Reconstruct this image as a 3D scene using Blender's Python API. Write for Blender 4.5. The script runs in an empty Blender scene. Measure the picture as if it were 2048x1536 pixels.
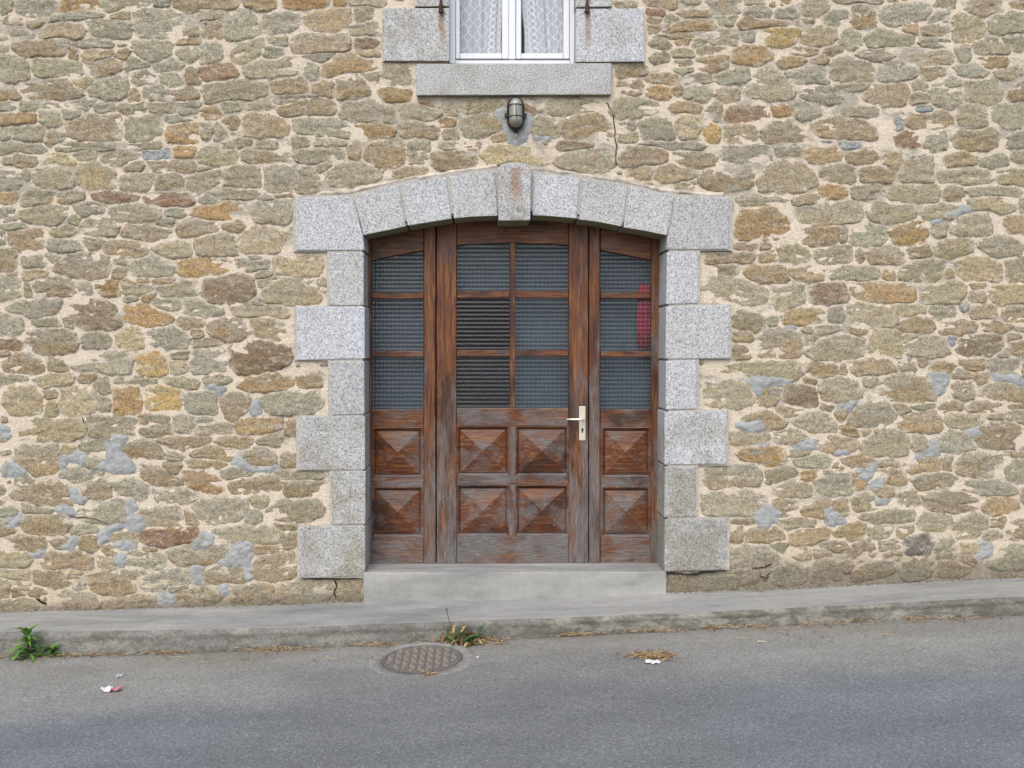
import bpy, bmesh, math, random
import numpy as np
from mathutils import Vector, Matrix, Euler, noise

# ------------------------------------------------------------------ camera, sky, sun, exposure
SC = bpy.context.scene
COL = SC.collection
F_PX, W_PX, H_PX = 1800.0, 2048.0, 1536.0
CAM_LOC = Vector((0.0, -5.8, 1.70))
TILT, YAW, ROLL = math.radians(2.4), math.radians(2.0), math.radians(-0.3)
CAM_ROT = Matrix.Rotation(-YAW, 3, 'Z') @ Matrix.Rotation(math.pi / 2 - TILT, 3, 'X') @ Matrix.Rotation(ROLL, 3, 'Z')
cam_d = bpy.data.cameras.new('camera')
cam_d.sensor_width = 36.0
cam_d.lens = 36.0 * F_PX / W_PX
cam_d.clip_end = 200.0
cam = bpy.data.objects.new('camera', cam_d)
cam.matrix_world = Matrix.Translation(CAM_LOC) @ CAM_ROT.to_4x4()
COL.objects.link(cam)
SC.camera = cam

SUN_EL, SUN_AZ = math.radians(46), math.radians(195)      # azimuth: where the light comes from, clockwise from +Y
world = bpy.data.worlds.new('World')
SC.world = world
world.use_nodes = True
wn, wl = world.node_tree.nodes, world.node_tree.links
wn.clear()
sky = wn.new('ShaderNodeTexSky')
sky.sky_type = 'NISHITA'
sky.sun_disc = False
sky.sun_elevation = SUN_EL
sky.sun_rotation = SUN_AZ
sky.air_density, sky.dust_density, sky.ozone_density = 1.0, 3.0, 0.2
bg = wn.new('ShaderNodeBackground')
bg.inputs['Strength'].default_value = 0.15
wo = wn.new('ShaderNodeOutputWorld')
wl.new(sky.outputs[0], bg.inputs[0])
wl.new(bg.outputs[0], wo.inputs[0])

sun_d = bpy.data.lights.new('sun', 'SUN')
sun_d.energy = 1.3
sun_d.angle = math.radians(70)
sun_d.color = (1.0, 0.99, 0.91)
sun = bpy.data.objects.new('sun', sun_d)
COL.objects.link(sun)
to_sun = Vector((math.sin(SUN_AZ) * math.cos(SUN_EL), math.cos(SUN_AZ) * math.cos(SUN_EL), math.sin(SUN_EL)))
sun.rotation_euler = to_sun.to_track_quat('Z', 'Y').to_euler()

SC.view_settings.view_transform = 'Standard'
SC.view_settings.look = 'None'
SC.view_settings.exposure = 0.53
SC.view_settings.gamma = 1.0
SC.view_settings.use_curve_mapping = False

random.seed(7)
RNG = np.random.default_rng(7)


# ------------------------------------------------------------------ measuring helpers
def ray(px, py):
    return CAM_ROT @ Vector(((px - W_PX / 2) / F_PX, -(py - H_PX / 2) / F_PX, -1.0))


def P(px, py, y=0.0):
    """Point of the upright plane at depth y that is seen at photo pixel (px, py)."""
    d = ray(px, py)
    t = (y - CAM_LOC.y) / d.y
    return CAM_LOC + d * t


PXM = (P(1500, 700).x - P(500, 700).x) / 1000.0             # metres per photo pixel on the wall

# ------------------------------------------------------------------ object helpers
def empty(name, loc, parent=None):
    o = bpy.data.objects.new(name, None)
    o.empty_display_size = 0.1
    COL.objects.link(o)
    if parent:
        o.parent = parent
        o.matrix_parent_inverse = Matrix.Identity(4)
        o.location = Vector(loc) - world_loc(parent)
    else:
        o.location = loc
    return o


def world_loc(o):
    v = Vector(o.location)
    p = o.parent
    while p:
        v += Vector(p.location)
        p = p.parent
    return v


def tag(o, label=None, cat=None, group=None, kind=None):
    if label: o['label'] = label
    if cat: o['category'] = cat
    if group: o['group'] = group
    if kind: o['kind'] = kind
    return o


def mesh_obj(name, verts, faces, mat, parent=None, origin=None, smooth=False, colors=None):
    """One mesh object from world-space vertices; its origin sits at its middle (or at origin)."""
    vs = np.asarray([tuple(v) for v in verts], dtype=float)
    if origin is None:
        origin = (vs.min(0) + vs.max(0)) / 2
    origin = Vector(origin)
    me = bpy.data.meshes.new(name)
    me.from_pydata([tuple(v) for v in (vs - np.array(origin))], [], faces)
    if colors is not None:
        a = me.color_attributes.new('tint', 'FLOAT_COLOR', 'POINT')
        a.data.foreach_set('color', np.asarray(colors, dtype=np.float32).reshape(-1))
    if smooth:
        me.polygons.foreach_set('use_smooth', [True] * len(me.polygons))
    me.validate()
    me.update()
    if mat: me.materials.append(mat)
    o = bpy.data.objects.new(name, me)
    COL.objects.link(o)
    if parent:
        o.parent = parent
        o.location = origin - world_loc(parent)
    else:
        o.location = origin
    return o


def bm_obj(name, bm, mat, parent=None, smooth=False, origin=None):
    bmesh.ops.recalc_face_normals(bm, faces=bm.faces)
    bm.verts.index_update()
    vs = [v.co.copy() for v in bm.verts]
    fs = [[v.index for v in f.verts] for f in bm.faces]
    bm.free()
    return mesh_obj(name, vs, fs, mat, parent, origin, smooth)


def add_prism(bm, pts, thick, bevel=0.0, segs=1):
    """pts: world points of the front outline; extruded thick metres into the wall (+y)."""
    fr = [bm.verts.new(p) for p in pts]
    bk = [bm.verts.new(Vector(p) + Vector((0, thick, 0))) for p in pts]
    n = len(pts)
    faces = [bm.faces.new(fr), bm.faces.new(list(reversed(bk)))]
    for i in range(n):
        j = (i + 1) % n
        faces.append(bm.faces.new((fr[j], fr[i], bk[i], bk[j])))
    if bevel > 0:
        es = set()
        for f in faces[:1] + faces[2:]:
            for e in f.edges:
                if not all(v in bk for v in e.verts):
                    es.add(e)
        bmesh.ops.bevel(bm, geom=list(es), offset=bevel, segments=segs, affect='EDGES', profile=0.6)


def prism(name, px_pts, yf, thick, mat, parent=None, bevel=0.0, segs=1, jitter=0.0):
    bm = bmesh.new()
    pts = [P(x, y, yf) for x, y in px_pts]
    if jitter:
        pts = [p + Vector((random.uniform(-jitter, jitter), 0, random.uniform(-jitter, jitter))) for p in pts]
    add_prism(bm, pts, thick, bevel, segs)
    return bm_obj(name, bm, mat, parent)


def rect(x0, y0, x1, y1):
    return [(x0, y0), (x1, y0), (x1, y1), (x0, y1)]


def add_tube(bm, pts, r, n=8, closed=False, r_end=None):
    pts = [Vector(p) for p in pts]
    rings = []
    m = len(pts)
    for i, p in enumerate(pts):
        a = pts[(i - 1) % m] if (closed or i > 0) else p
        b = pts[(i + 1) % m] if (closed or i < m - 1) else p
        t = (b - a).normalized()
        u = t.orthogonal().normalized() if i == 0 else (rings_u - t * rings_u.dot(t)).normalized()
        rings_u = u
        v = t.cross(u)
        rr = r if r_end is None else r + (r_end - r) * i / (m - 1)
        rings.append([bm.verts.new(p + (u * math.cos(2 * math.pi * k / n) + v * math.sin(2 * math.pi * k / n)) * rr) for k in range(n)])
    for i in range(m if closed else m - 1):
        A, B = rings[i], rings[(i + 1) % m]
        for k in range(n):
            bm.faces.new((A[k], A[(k + 1) % n], B[(k + 1) % n], B[k]))
    if not closed:
        bm.faces.new(rings[0])
        bm.faces.new(list(reversed(rings[-1])))


# ------------------------------------------------------------------ material helpers
class NT:
    def __init__(self, name):
        self.m = bpy.data.materials.new(name)
        self.m.use_nodes = True
        self.n, self.l = self.m.node_tree.nodes, self.m.node_tree.links
        self.n.clear()
        self.out = self.n.new('ShaderNodeOutputMaterial')
        g = self.n.new('ShaderNodeNewGeometry')
        self.pos = g.outputs['Position']
        self.nrm = g.outputs['Normal']

    def link(self, a, b):
        self.l.new(a, b)

    def val(self, sock, v):
        if hasattr(v, 'links') or hasattr(v, 'is_linked'):
            self.l.new(v, sock)
        elif isinstance(v, (tuple, list)) and len(v) == 3 and sock.type == 'RGBA':
            sock.default_value = (*v, 1)
        else:
            sock.default_value = v

    def math(self, op, a, b=0.0, c=None, clamp=False):
        n = self.n.new('ShaderNodeMath')
        n.operation = op
        n.use_clamp = clamp
        self.val(n.inputs[0], a)
        self.val(n.inputs[1], b)
        if c is not None: self.val(n.inputs[2], c)
        return n.outputs[0]

    def vmap(self, scale=(1, 1, 1), loc=(0, 0, 0), src=None):
        n = self.n.new('ShaderNodeMapping')
        n.inputs['Scale'].default_value = scale
        n.inputs['Location'].default_value = loc
        self.l.new(src or self.pos, n.inputs[0])
        return n.outputs[0]

    def noise(self, scale, detail=4, rough=0.55, vec=None, dist=0.0, color=False):
        n = self.n.new('ShaderNodeTexNoise')
        n.inputs['Scale'].default_value = scale
        n.inputs['Detail'].default_value = detail
        n.inputs['Roughness'].default_value = rough
        n.inputs['Distortion'].default_value = dist
        self.l.new(vec or self.pos, n.inputs['Vector'])
        return n.outputs['Color' if color else 'Fac']

    def voro(self, scale, vec=None, feature='F1', out='Distance', rand=1.0):
        n = self.n.new('ShaderNodeTexVoronoi')
        n.feature = feature
        n.inputs['Scale'].default_value = scale
        n.inputs['Randomness'].default_value = rand
        self.l.new(vec or self.pos, n.inputs['Vector'])
        return n.outputs[out]

    def ramp(self, fac, stops, interp='LINEAR'):
        n = self.n.new('ShaderNodeValToRGB')
        n.color_ramp.interpolation = interp
        e = n.color_ramp.elements
        while len(e) < len(stops): e.new(0.5)
        for el, (p, c) in zip(e, stops):
            el.position = p
            el.color = (*c, 1) if isinstance(c, (tuple, list)) else (c, c, c, 1)
        self.l.new(fac, n.inputs[0])
        return n.outputs[0]

    def map(self, v, a, b, c=0.0, d=1.0, smooth=True):
        n = self.n.new('ShaderNodeMapRange')
        n.interpolation_type = 'SMOOTHSTEP' if smooth else 'LINEAR'
        self.val(n.inputs[0], v)
        for i, x in enumerate((a, b, c, d)): n.inputs[i + 1].default_value = x
        return n.outputs[0]

    def mix(self, fac, a, b, mode='MIX'):
        n = self.n.new('ShaderNodeMix')
        n.data_type = 'RGBA'
        n.blend_type = mode
        self.val(n.inputs[0], fac)
        self.val(n.inputs[6], a)
        self.val(n.inputs[7], b)
        return n.outputs[2]

    def xyz(self):
        n = self.n.new('ShaderNodeSeparateXYZ')
        self.l.new(self.pos, n.inputs[0])
        return n.outputs

    def attr(self, name):
        n = self.n.new('ShaderNodeAttribute')
        n.attribute_name = name
        return n.outputs['Color']

    def bump(self, h, strength=0.5, dist=0.01, prev=None):
        n = self.n.new('ShaderNodeBump')
        n.inputs['Strength'].default_value = strength
        n.inputs['Distance'].default_value = dist
        self.l.new(h, n.inputs['Height'])
        if prev: self.l.new(prev, n.inputs['Normal'])
        return n.outputs[0]

    def bsdf(self, col, rough=0.9, normal=None, metal=0.0, spec=0.3, finish=True):
        n = self.n.new('ShaderNodeBsdfPrincipled')
        self.val(n.inputs['Base Color'], col)
        self.val(n.inputs['Roughness'], rough)
        n.inputs['Metallic'].default_value = metal
        n.inputs['Specular IOR Level'].default_value = spec
        if normal: self.l.new(normal, n.inputs['Normal'])
        if finish: self.l.new(n.outputs[0], self.out.inputs[0])
        return n.outputs[0]

    def splash(self, amount):
        """Street dirt thrown up against the wall foot, following the fall of the pavement."""
        X = self.xyz()
        a, b = P(300, 1217), P(1800, 1166)
        k = (b.z - a.z) / (b.x - a.x)
        h = self.math('SUBTRACT', X[2], self.math('MULTIPLY_ADD', X[0], k, a.z - k * a.x))
        side = self.map(X[0], -2.0, 2.2, 0.09, 0.26)
        h = self.math('DIVIDE', h, side)
        h = self.math('ADD', h, self.math('MULTIPLY', self.math('SUBTRACT', self.noise(4.0, 5, 0.65), 0.5), 1.2))
        return self.map(h, 0.1, 1.0, amount, 0.0)

    def streak(self, cx, z_top, z_bot, w):
        """A vertical run-down stain: 1 inside, 0 outside."""
        X = self.xyz()
        wob = self.math('MULTIPLY', self.math('SUBTRACT', self.noise(9, 3), 0.5), w * 1.6)
        dx = self.math('ABSOLUTE', self.math('SUBTRACT', self.math('ADD', X[0], wob), cx))
        a = self.map(dx, w * 0.25, w, 1.0, 0.0)
        b = self.map(X[2], z_bot, z_bot + (z_top - z_bot) * 0.6)
        c = self.map(X[2], z_top, z_top + 0.02, 1.0, 0.0)
        return self.math('MULTIPLY', self.math('MULTIPLY', a, b), c)


def mat_stone():
    t = NT('rubble_stone')
    base = t.attr('tint')
    strat = t.vmap((1.0, 1.0, 3.2))
    big = t.noise(8, 6, 0.65, strat, 0.6)
    c = t.mix(t.map(big, 0.50, 0.64, 0, 0.75), base, (0.330, 0.305, 0.248))               # grey weathering film
    rust = t.noise(5.2, 5, 0.65, t.vmap((1, 1, 2.2), (7, 3, 1)), 0.4)
    c = t.mix(t.map(rust, 0.57, 0.70, 0, 0.5), c, (0.34, 0.215, 0.100))                   # iron stains
    lich = t.noise(15, 6, 0.7, t.vmap((1, 1, 1.5), (2, 9, 4)))
    c = t.mix(t.map(lich, 0.57, 0.68, 0, 0.6), c, (0.48, 0.44, 0.355))                    # pale lichen and lime
    c = t.mix(t.splash(0.62), c, (0.145, 0.132, 0.108))
    fine = t.noise(105, 3, 0.8)
    c = t.mix(0.9, c, t.ramp(fine, [(0.28, 0.35), (0.5, 0.95), (0.72, 1.6)]), 'MULTIPLY')
    mid = t.noise(30, 6, 0.72, t.vmap((1, 1, 1.35)), 0.3)
    c = t.mix(0.7, c, t.ramp(mid, [(0.30, 0.42), (0.48, 1.0), (0.70, 1.35)]), 'MULTIPLY')
    h = t.math('ADD', t.math('MULTIPLY', mid, 0.7), t.math('MULTIPLY', fine, 0.25))
    n = t.bump(h, 0.9, 0.022)
    t.bsdf(c, 0.95, n, spec=0.12)
    return t.m


def mat_mortar():
    t = NT('lime_mortar')
    X = t.xyz()
    big = t.noise(1.6, 4, 0.6)
    c = t.ramp(big, [(0.3, (0.58, 0.500, 0.415)), (0.5, (0.63, 0.555, 0.465)), (0.7, (0.59, 0.525, 0.425))])
    low = t.map(t.math('ADD', X[2], t.math('MULTIPLY', t.noise(2.5, 3), 0.8)), 0.25, 1.0, 0.75, 0.0)
    c = t.mix(low, c, (0.47, 0.40, 0.275))
    g = t.noise(4.5, 5, 0.65, t.vmap((1, 1, 1.8), (5, 1, 2)))
    hi = t.map(X[2], 1.9, 3.0, 0.0, 0.055)
    c = t.mix(t.map(t.math('ADD', g, hi), 0.55, 0.65, 0, 0.8), c, (0.33, 0.312, 0.268))   # dirty, lichened mortar
    c = t.mix(t.splash(0.85), c, (0.185, 0.170, 0.138))
    fine = t.noise(120, 3, 0.7)
    c = t.mix(0.6, c, t.ramp(fine, [(0.25, 0.55), (0.5, 1.0), (0.75, 1.35)]), 'MULTIPLY')
    mid = t.noise(30, 5, 0.7)
    c = t.mix(0.35, c, t.ramp(mid, [(0.3, 0.55), (0.5, 1.0), (0.7, 1.2)]), 'MULTIPLY')
    n = t.bump(t.math('ADD', mid, t.math('MULTIPLY', fine, 0.35)), 0.7, 0.02)
    t.bsdf(c, 0.95, n, spec=0.12)
    return t.m


def mat_patch():
    t = NT('grey_cement_patch')
    c = t.ramp(t.noise(14, 6, 0.7, None, 0.5), [(0.32, (0.235, 0.235, 0.215)), (0.46, (0.285, 0.30, 0.305)), (0.60, (0.335, 0.355, 0.37)), (0.75, (0.29, 0.285, 0.25))])
    f = t.noise(90, 3, 0.7)
    c = t.mix(0.4, c, t.ramp(f, [(0.25, 0.7), (0.75, 1.25)]), 'MULTIPLY')
    t.bsdf(c, 0.9, t.bump(t.noise(25, 5, 0.7), 0.6, 0.02), spec=0.2)
    return t.m


def mat_granite(dirty):
    t = NT('granite_weathered' if dirty else 'granite_clean')
    X = t.xyz()
    sp = t.noise(118, 4, 0.72)
    c = t.ramp(sp, [(0.33, (0.11, 0.115, 0.128)), (0.43, (0.295, 0.307, 0.33)), (0.53, (0.45, 0.467, 0.495)), (0.67, (0.59, 0.60, 0.62))])
    oi = t.n.new('ShaderNodeObjectInfo')
    c = t.mix(1.0, c, t.ramp(oi.outputs['Random'], [(0.0, (0.84, 0.84, 0.83)), (0.5, (0.97, 0.96, 0.93)), (1.0, (1.06, 1.07, 1.10))]), 'MULTIPLY')
    v = t.voro(170, out='Color')
    c = t.mix(0.30, c, t.ramp(v, [(0.2, 0.45), (0.6, 1.2)]), 'MULTIPLY')
    grime = t.noise(3.2, 5, 0.65, None, 0.3)
    lowz = t.map(X[2], 0.35, 1.5, 0.65, 0.0)
    g = t.math('ADD', t.map(grime, 0.42, 0.68, 0, 0.75 if dirty else 0.22), t.math('MULTIPLY', lowz, t.map(grime, 0.3, 0.6)), clamp=True)
    c = t.mix(g, c, t.mix(0.75, c, (0.62, 0.57, 0.44), 'MULTIPLY'))
    # algae bloom along downward-facing undersides and just above them
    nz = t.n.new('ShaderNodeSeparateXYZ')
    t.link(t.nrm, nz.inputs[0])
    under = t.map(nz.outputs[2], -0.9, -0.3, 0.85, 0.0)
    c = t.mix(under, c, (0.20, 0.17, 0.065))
    # iron runs from the shutter pins and the keystone fixing
    rust = None
    for (px, py0, py1, y, w) in ((884, 26, 115, -0.03, 0.03), (1176, 26, 118, -0.03, 0.025), (1034, 338, 425, -0.07, 0.055)):
        s = t.streak(P(px, py0, y).x, P(px, py0, y).z, P(px, py1, y).z, w)
        rust = s if rust is None else t.math('MAXIMUM', rust, s)
    c = t.mix(t.math('MULTIPLY', rust, 0.58), c, (0.21, 0.11, 0.038))
    k = P(1034, 430, -0.07)
    kx = t.math('ABSOLUTE', t.math('SUBTRACT', X[0], k.x))
    kz = t.math('ABSOLUTE', t.math('SUBTRACT', X[2], k.z + 0.02))
    km = t.math('MULTIPLY', t.map(t.math('ADD', kx, kz), 0.02, 0.12, 1.0, 0.0), t.map(t.noise(20, 3), 0.3, 0.6))
    c = t.mix(t.math('MULTIPLY', km, 0.75), c, (0.13, 0.125, 0.085))
    t.bsdf(c, 0.85, t.bump(t.math('ADD', sp, t.noise(45, 3)), 0.35, 0.006), spec=0.25)
    return t.m


def mat_wood(vertical=True, tone=0.0):
    t = NT('weathered_varnished_wood')
    X = t.xyz()
    sc = (26, 26, 1.6) if vertical else (1.6, 26, 26)
    grain = t.noise(3.0, 6, 0.65, t.vmap(sc), 0.6)
    sc2 = (95, 95, 5) if vertical else (5, 95, 95)
    fibre = t.noise(2.4, 4, 0.7, t.vmap(sc2))
    c = t.ramp(grain, [(0.30, (0.045, 0.013, 0.008)), (0.46, (0.092, 0.030, 0.0145)), (0.58, (0.150, 0.060, 0.022)), (0.70, (0.26, 0.115, 0.028))])
    # dark, dirty varnish runs
    dk = t.noise(2.2, 5, 0.65, t.vmap((3.2, 3, 0.9) if vertical else (1, 3, 2), (4, 2, 8)), 0.4)
    c = t.mix(t.map(dk, 0.50, 0.62, 0, 0.75), c, (0.028, 0.016, 0.013))
    # varnish gone: bare timber silvered by the rain, most near the ground
    z_lo, z_hi = 0.30, 1.95
    down = t.map(X[2], z_lo, z_hi, 1.0, 0.0, smooth=False)
    mask = t.math('ADD', t.math('MULTIPLY', t.noise(2.6, 4, 0.6, t.vmap((4.5, 4, 1.0) if vertical else (2.0, 4, 3.0), (1, 6, 3)), 0.4), 0.8), t.math('MULTIPLY', fibre, 0.2))
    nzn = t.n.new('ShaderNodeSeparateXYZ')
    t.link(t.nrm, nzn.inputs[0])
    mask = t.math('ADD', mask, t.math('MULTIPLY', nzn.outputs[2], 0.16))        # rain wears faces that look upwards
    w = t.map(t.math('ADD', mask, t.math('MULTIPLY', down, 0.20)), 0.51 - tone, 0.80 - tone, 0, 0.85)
    grey = t.ramp(fibre, [(0.3, (0.080, 0.076, 0.076)), (0.5, (0.132, 0.130, 0.134)), (0.7, (0.195, 0.194, 0.202))])
    c = t.mix(w, c, grey)
    fl = t.noise(46, 4, 0.7, t.vmap((1, 1, 0.8)))
    flk = t.math('MULTIPLY', t.map(fl, 0.63, 0.68), t.map(down, 0.35, 0.8, 0, 0.4))
    c = t.mix(flk, c, (0.36, 0.31, 0.27))
    c = t.mix(0.4, c, t.ramp(fibre, [(0.3, 0.6), (0.5, 1.0), (0.7, 1.3)]), 'MULTIPLY')
    r = t.map(w, 0.0, 0.8, 0.42, 0.85)
    t.bsdf(c, r, t.bump(fibre, 0.35, 0.004), spec=0.3)
    return t.m


def mat_plain(name, col, rough=0.6, var=0.2, scale=20, bump=0.2, metal=0.0, spec=0.3):
    t = NT(name)
    f = t.noise(scale, 5, 0.65)
    c = t.mix(1.0, col, t.ramp(f, [(0.3, 1 - var), (0.7, 1 + var)]), 'MULTIPLY')
    t.bsdf(c, rough, t.bump(f, bump, 0.004), metal=metal, spec=spec)
    return t.m


def mat_paint():
    t = NT('old_white_paint')
    f = t.noise(18, 5, 0.65, t.vmap((1, 1, 0.5)))
    c = t.mix(t.map(f, 0.55, 0.75, 0, 0.35), (0.62, 0.65, 0.70), (0.56, 0.55, 0.50))
    chip = t.noise(70, 3, 0.6, t.vmap((1.6, 1, 0.5)))
    c = t.mix(t.map(chip, 0.66, 0.70, 0, 0.8), c, (0.30, 0.28, 0.25))
    t.bsdf(c, 0.5, t.bump(f, 0.15, 0.003), spec=0.35)
    return t.m


def mat_glass(name, body, see, tint=(0.85, 0.90, 0.92)):
    """Figured glass: grey-green body, mirror coat, partly see-through."""
    t = NT(name)
    p = t.bsdf(body, 0.12, None, spec=0.5, finish=False)
    tr = t.n.new('ShaderNodeBsdfTransparent')
    tr.inputs[0].default_value = (*tint, 1)
    mx = t.n.new('ShaderNodeMixShader')
    mx.inputs[0].default_value = 1 - see
    t.link(tr.outputs[0], mx.inputs[1])
    t.link(p, mx.inputs[2])
    t.link(mx.outputs[0], t.out.inputs[0])
    return t.m


def mat_lace(x_edge, x_other, z_ref, sign):
    """Net curtain: sheer ground with a woven pattern of beaded lozenges, rings and an edging."""
    t = NT('lace_net')
    X = t.xyz()
    # distance from the free (scalloped) edge, which leans a little
    e = t.math('SUBTRACT', X[0], t.math('MULTIPLY_ADD', t.math('SUBTRACT', X[2], z_ref), -sign * 0.075, x_edge))
    u = t.math('MULTIPLY', e, sign)                       # grows from the edge into the cloth
    P_ = 0.0865                                           # repeat up the cloth
    ph = t.math('MULTIPLY', X[2], 2 * math.pi / P_)

    def band(d, w):
        return t.map(t.math('ABSOLUTE', d), w * 0.55, w, 1.0, 0.0)

    def chain(c0, amp, w, beads=True):
        wv = t.math('MULTIPLY', t.math('ABSOLUTE', t.math('SINE', t.math('MULTIPLY', ph, 0.5))), amp)
        a = band(t.math('SUBTRACT', u, t.math('ADD', wv, c0)), w)
        b = band(t.math('SUBTRACT', u, t.math('SUBTRACT', c0, wv)), w)
        m = t.math('MAXIMUM', a, b)
        if beads:
            m = t.math('MULTIPLY', m, t.map(t.math('SINE', t.math('MULTIPLY', X[2], 2 * math.pi / 0.0085)), -0.6, 0.1))
        return m
    m = chain(0.135, 0.030, 0.0052)
    for c0 in (0.195, 0.255, 0.315):
        m = t.math('MAXIMUM', m, chain(c0, 0.030, 0.0052))
    # rings
    pr = 0.0435
    fz = t.math('SUBTRACT', t.math('FRACT', t.math('DIVIDE', X[2], pr)), 0.5)
    rz = t.math('MULTIPLY', fz, pr)
    rx = t.math('SUBTRACT', u, 0.069)
    rr = t.math('SQRT', t.math('ADD', t.math('MULTIPLY', rz, rz), t.math('MULTIPLY', rx, rx)))
    m = t.math('MAXIMUM', m, t.math('MULTIPLY', band(t.math('SUBTRACT', rr, 0.019), 0.0055), 0.9))
    # edging strip with little chevron holes
    edge = t.map(u, 0.040, 0.047, 0.75, 0.0)
    holes = t.math('MULTIPLY', t.map(t.math('ABSOLUTE', t.math('SUBTRACT', t.math('ADD', u, t.math('MULTIPLY', t.math('ABSOLUTE', rz), -0.6)), 0.022)), 0.003, 0.006, 1.0, 0.0),
                    t.map(t.math('ABSOLUTE', rz), 0.008, 0.012, 1.0, 0.0))
    edge = t.math('MULTIPLY', edge, t.math('SUBTRACT', 1.0, t.math('MULTIPLY', holes, 0.9)))
    m = t.math('MAXIMUM', m, edge)
    fac = t.math('MULTIPLY_ADD', m, 0.50, 0.50)
    d = t.n.new('ShaderNodeBsdfDiffuse')
    d.inputs[0].default_value = (0.86, 0.90, 0.97, 1)
    tr = t.n.new('ShaderNodeBsdfTransparent')
    mx = t.n.new('ShaderNodeMixShader')
    t.link(fac, mx.inputs[0])
    t.link(tr.outputs[0], mx.inputs[1])
    t.link(d.outputs[0], mx.inputs[2])
    t.link(mx.outputs[0], t.out.inputs[0])
    return t.m


def mat_concrete(name, face=False):
    t = NT(name)
    X = t.xyz()
    b = t.noise(2.2, 5, 0.6, t.vmap((0.6, 2.5, 2.5)), 0.4)
    c = t.ramp(b, [(0.3, (0.205, 0.21, 0.21)), (0.48, (0.285, 0.29, 0.287)), (0.7, (0.37, 0.37, 0.36))])
    f = t.noise(140, 3, 0.7)
    c = t.mix(0.4, c, t.ramp(f, [(0.25, 0.65), (0.75, 1.3)]), 'MULTIPLY')
    m = t.noise(14, 5, 0.7)
    c = t.mix(0.3, c, t.ramp(m, [(0.3, 0.6), (0.7, 1.25)]), 'MULTIPLY')
    if face:
        c = t.mix(1.0, c, (0.66, 0.65, 0.62), 'MULTIPLY')
        c = t.mix(0.7, c, t.ramp(t.noise(48, 5, 0.8), [(0.32, 0.45), (0.5, 1.0), (0.68, 1.5)]), 'MULTIPLY')
        right = t.map(X[0], -0.5, 1.2, 0.0, 0.10)
        mo = t.noise(6.5, 6, 0.7, t.vmap((0.8, 1, 1.6), (3, 1, 5)), 0.5)
        mo = t.math('ADD', mo, right)
        c = t.mix(t.map(mo, 0.45, 0.66, 0, 0.72), c, (0.095, 0.09, 0.070))                # black moss
        pl = t.noise(9, 5, 0.7, t.vmap((0.7, 1, 1.4), (8, 4, 2)), 0.4)
        c = t.mix(t.map(t.math('ADD', pl, right), 0.57, 0.72, 0, 0.45), c, (0.37, 0.36, 0.32))   # bare pale cement
    h = t.math('ADD', m, t.math('MULTIPLY', f, 0.4))
    t.bsdf(c, 0.9, t.bump(h, 0.75 if face else 0.3, 0.02 if face else 0.008), spec=0.2)
    return t.m


def mat_asphalt():
    t = NT('worn_asphalt')
    X = t.xyz()
    wob = t.math('MULTIPLY', t.math('SUBTRACT', t.noise(1.1, 4, 0.6), 0.5), 0.6)
    yy = t.math('ADD', X[1], wob)
    lane = t.map(t.math('MULTIPLY_ADD', X[0], -0.02, yy), -1.62, -1.22, 1.0, 0.0)         # smoother newer surfacing of the lane
    c = t.mix(lane, (0.245, 0.248, 0.240), (0.163, 0.178, 0.197))
    # darker repaired apron before the door
    dx = t.math('ABSOLUTE', t.math('ADD', X[0], t.math('MULTIPLY', t.math('SUBTRACT', t.noise(1.7, 4, 0.6, t.vmap(loc=(3, 3, 3))), 0.5), 1.0)))
    apron = t.math('MULTIPLY', t.map(dx, 0.75, 1.35, 1.0, 0.0), t.map(yy, -0.8, -1.05))
    c = t.mix(t.math('MULTIPLY', apron, 0.6), c, (0.168, 0.175, 0.182))
    b = t.noise(3.0, 5, 0.65, t.vmap((0.5, 1.2, 1)))
    c = t.mix(0.5, c, t.ramp(b, [(0.3, 0.72), (0.7, 1.25)]), 'MULTIPLY')
    f = t.noise(80, 4, 0.8)
    c = t.mix(0.62, c, t.ramp(f, [(0.30, 0.40), (0.5, 0.98), (0.70, 1.7)]), 'MULTIPLY')
    ag = t.n.new('ShaderNodeSeparateColor')
    t.link(t.voro(85, out='Color'), ag.inputs[0])
    c = t.mix(0.32, c, t.ramp(ag.outputs[2], [(0.0, 0.55), (0.5, 0.95), (1.0, 1.5)]), 'MULTIPLY')
    sp = t.voro(62, out='Distance')
    spr = t.voro(62, out='Color')
    bw = t.n.new('ShaderNodeSeparateColor')
    t.link(spr, bw.inputs[0])
    spot = t.math('MULTIPLY', t.map(sp, 0.16, 0.30, 1.0, 0.0), t.map(bw.outputs[0], 0.86, 0.92, 0, 0.75))
    c = t.mix(spot, c, (0.46, 0.45, 0.42))                                                # pale chippings
    dk = t.math('MULTIPLY', t.map(sp, 0.2, 0.34, 1.0, 0.0), t.map(bw.outputs[1], 0.88, 0.93, 0, 0.7))
    c = t.mix(dk, c, (0.06, 0.06, 0.06))
    # washed-in earth in the gutter
    gut = t.math('MULTIPLY', t.map(X[1], -1.02, -0.60), t.map(t.noise(3, 5, 0.7, t.vmap((0.7, 1.5, 1), (9, 9, 0))), 0.36, 0.62))
    c = t.mix(t.math('MULTIPLY', gut, 0.5), c, (0.20, 0.175, 0.135))
    n = t.bump(t.math('ADD', f, t.math('MULTIPLY', sp, -0.5)), 0.6, 0.008)
    t.bsdf(c, 0.85, n, spec=0.25)
    return t.m


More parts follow.
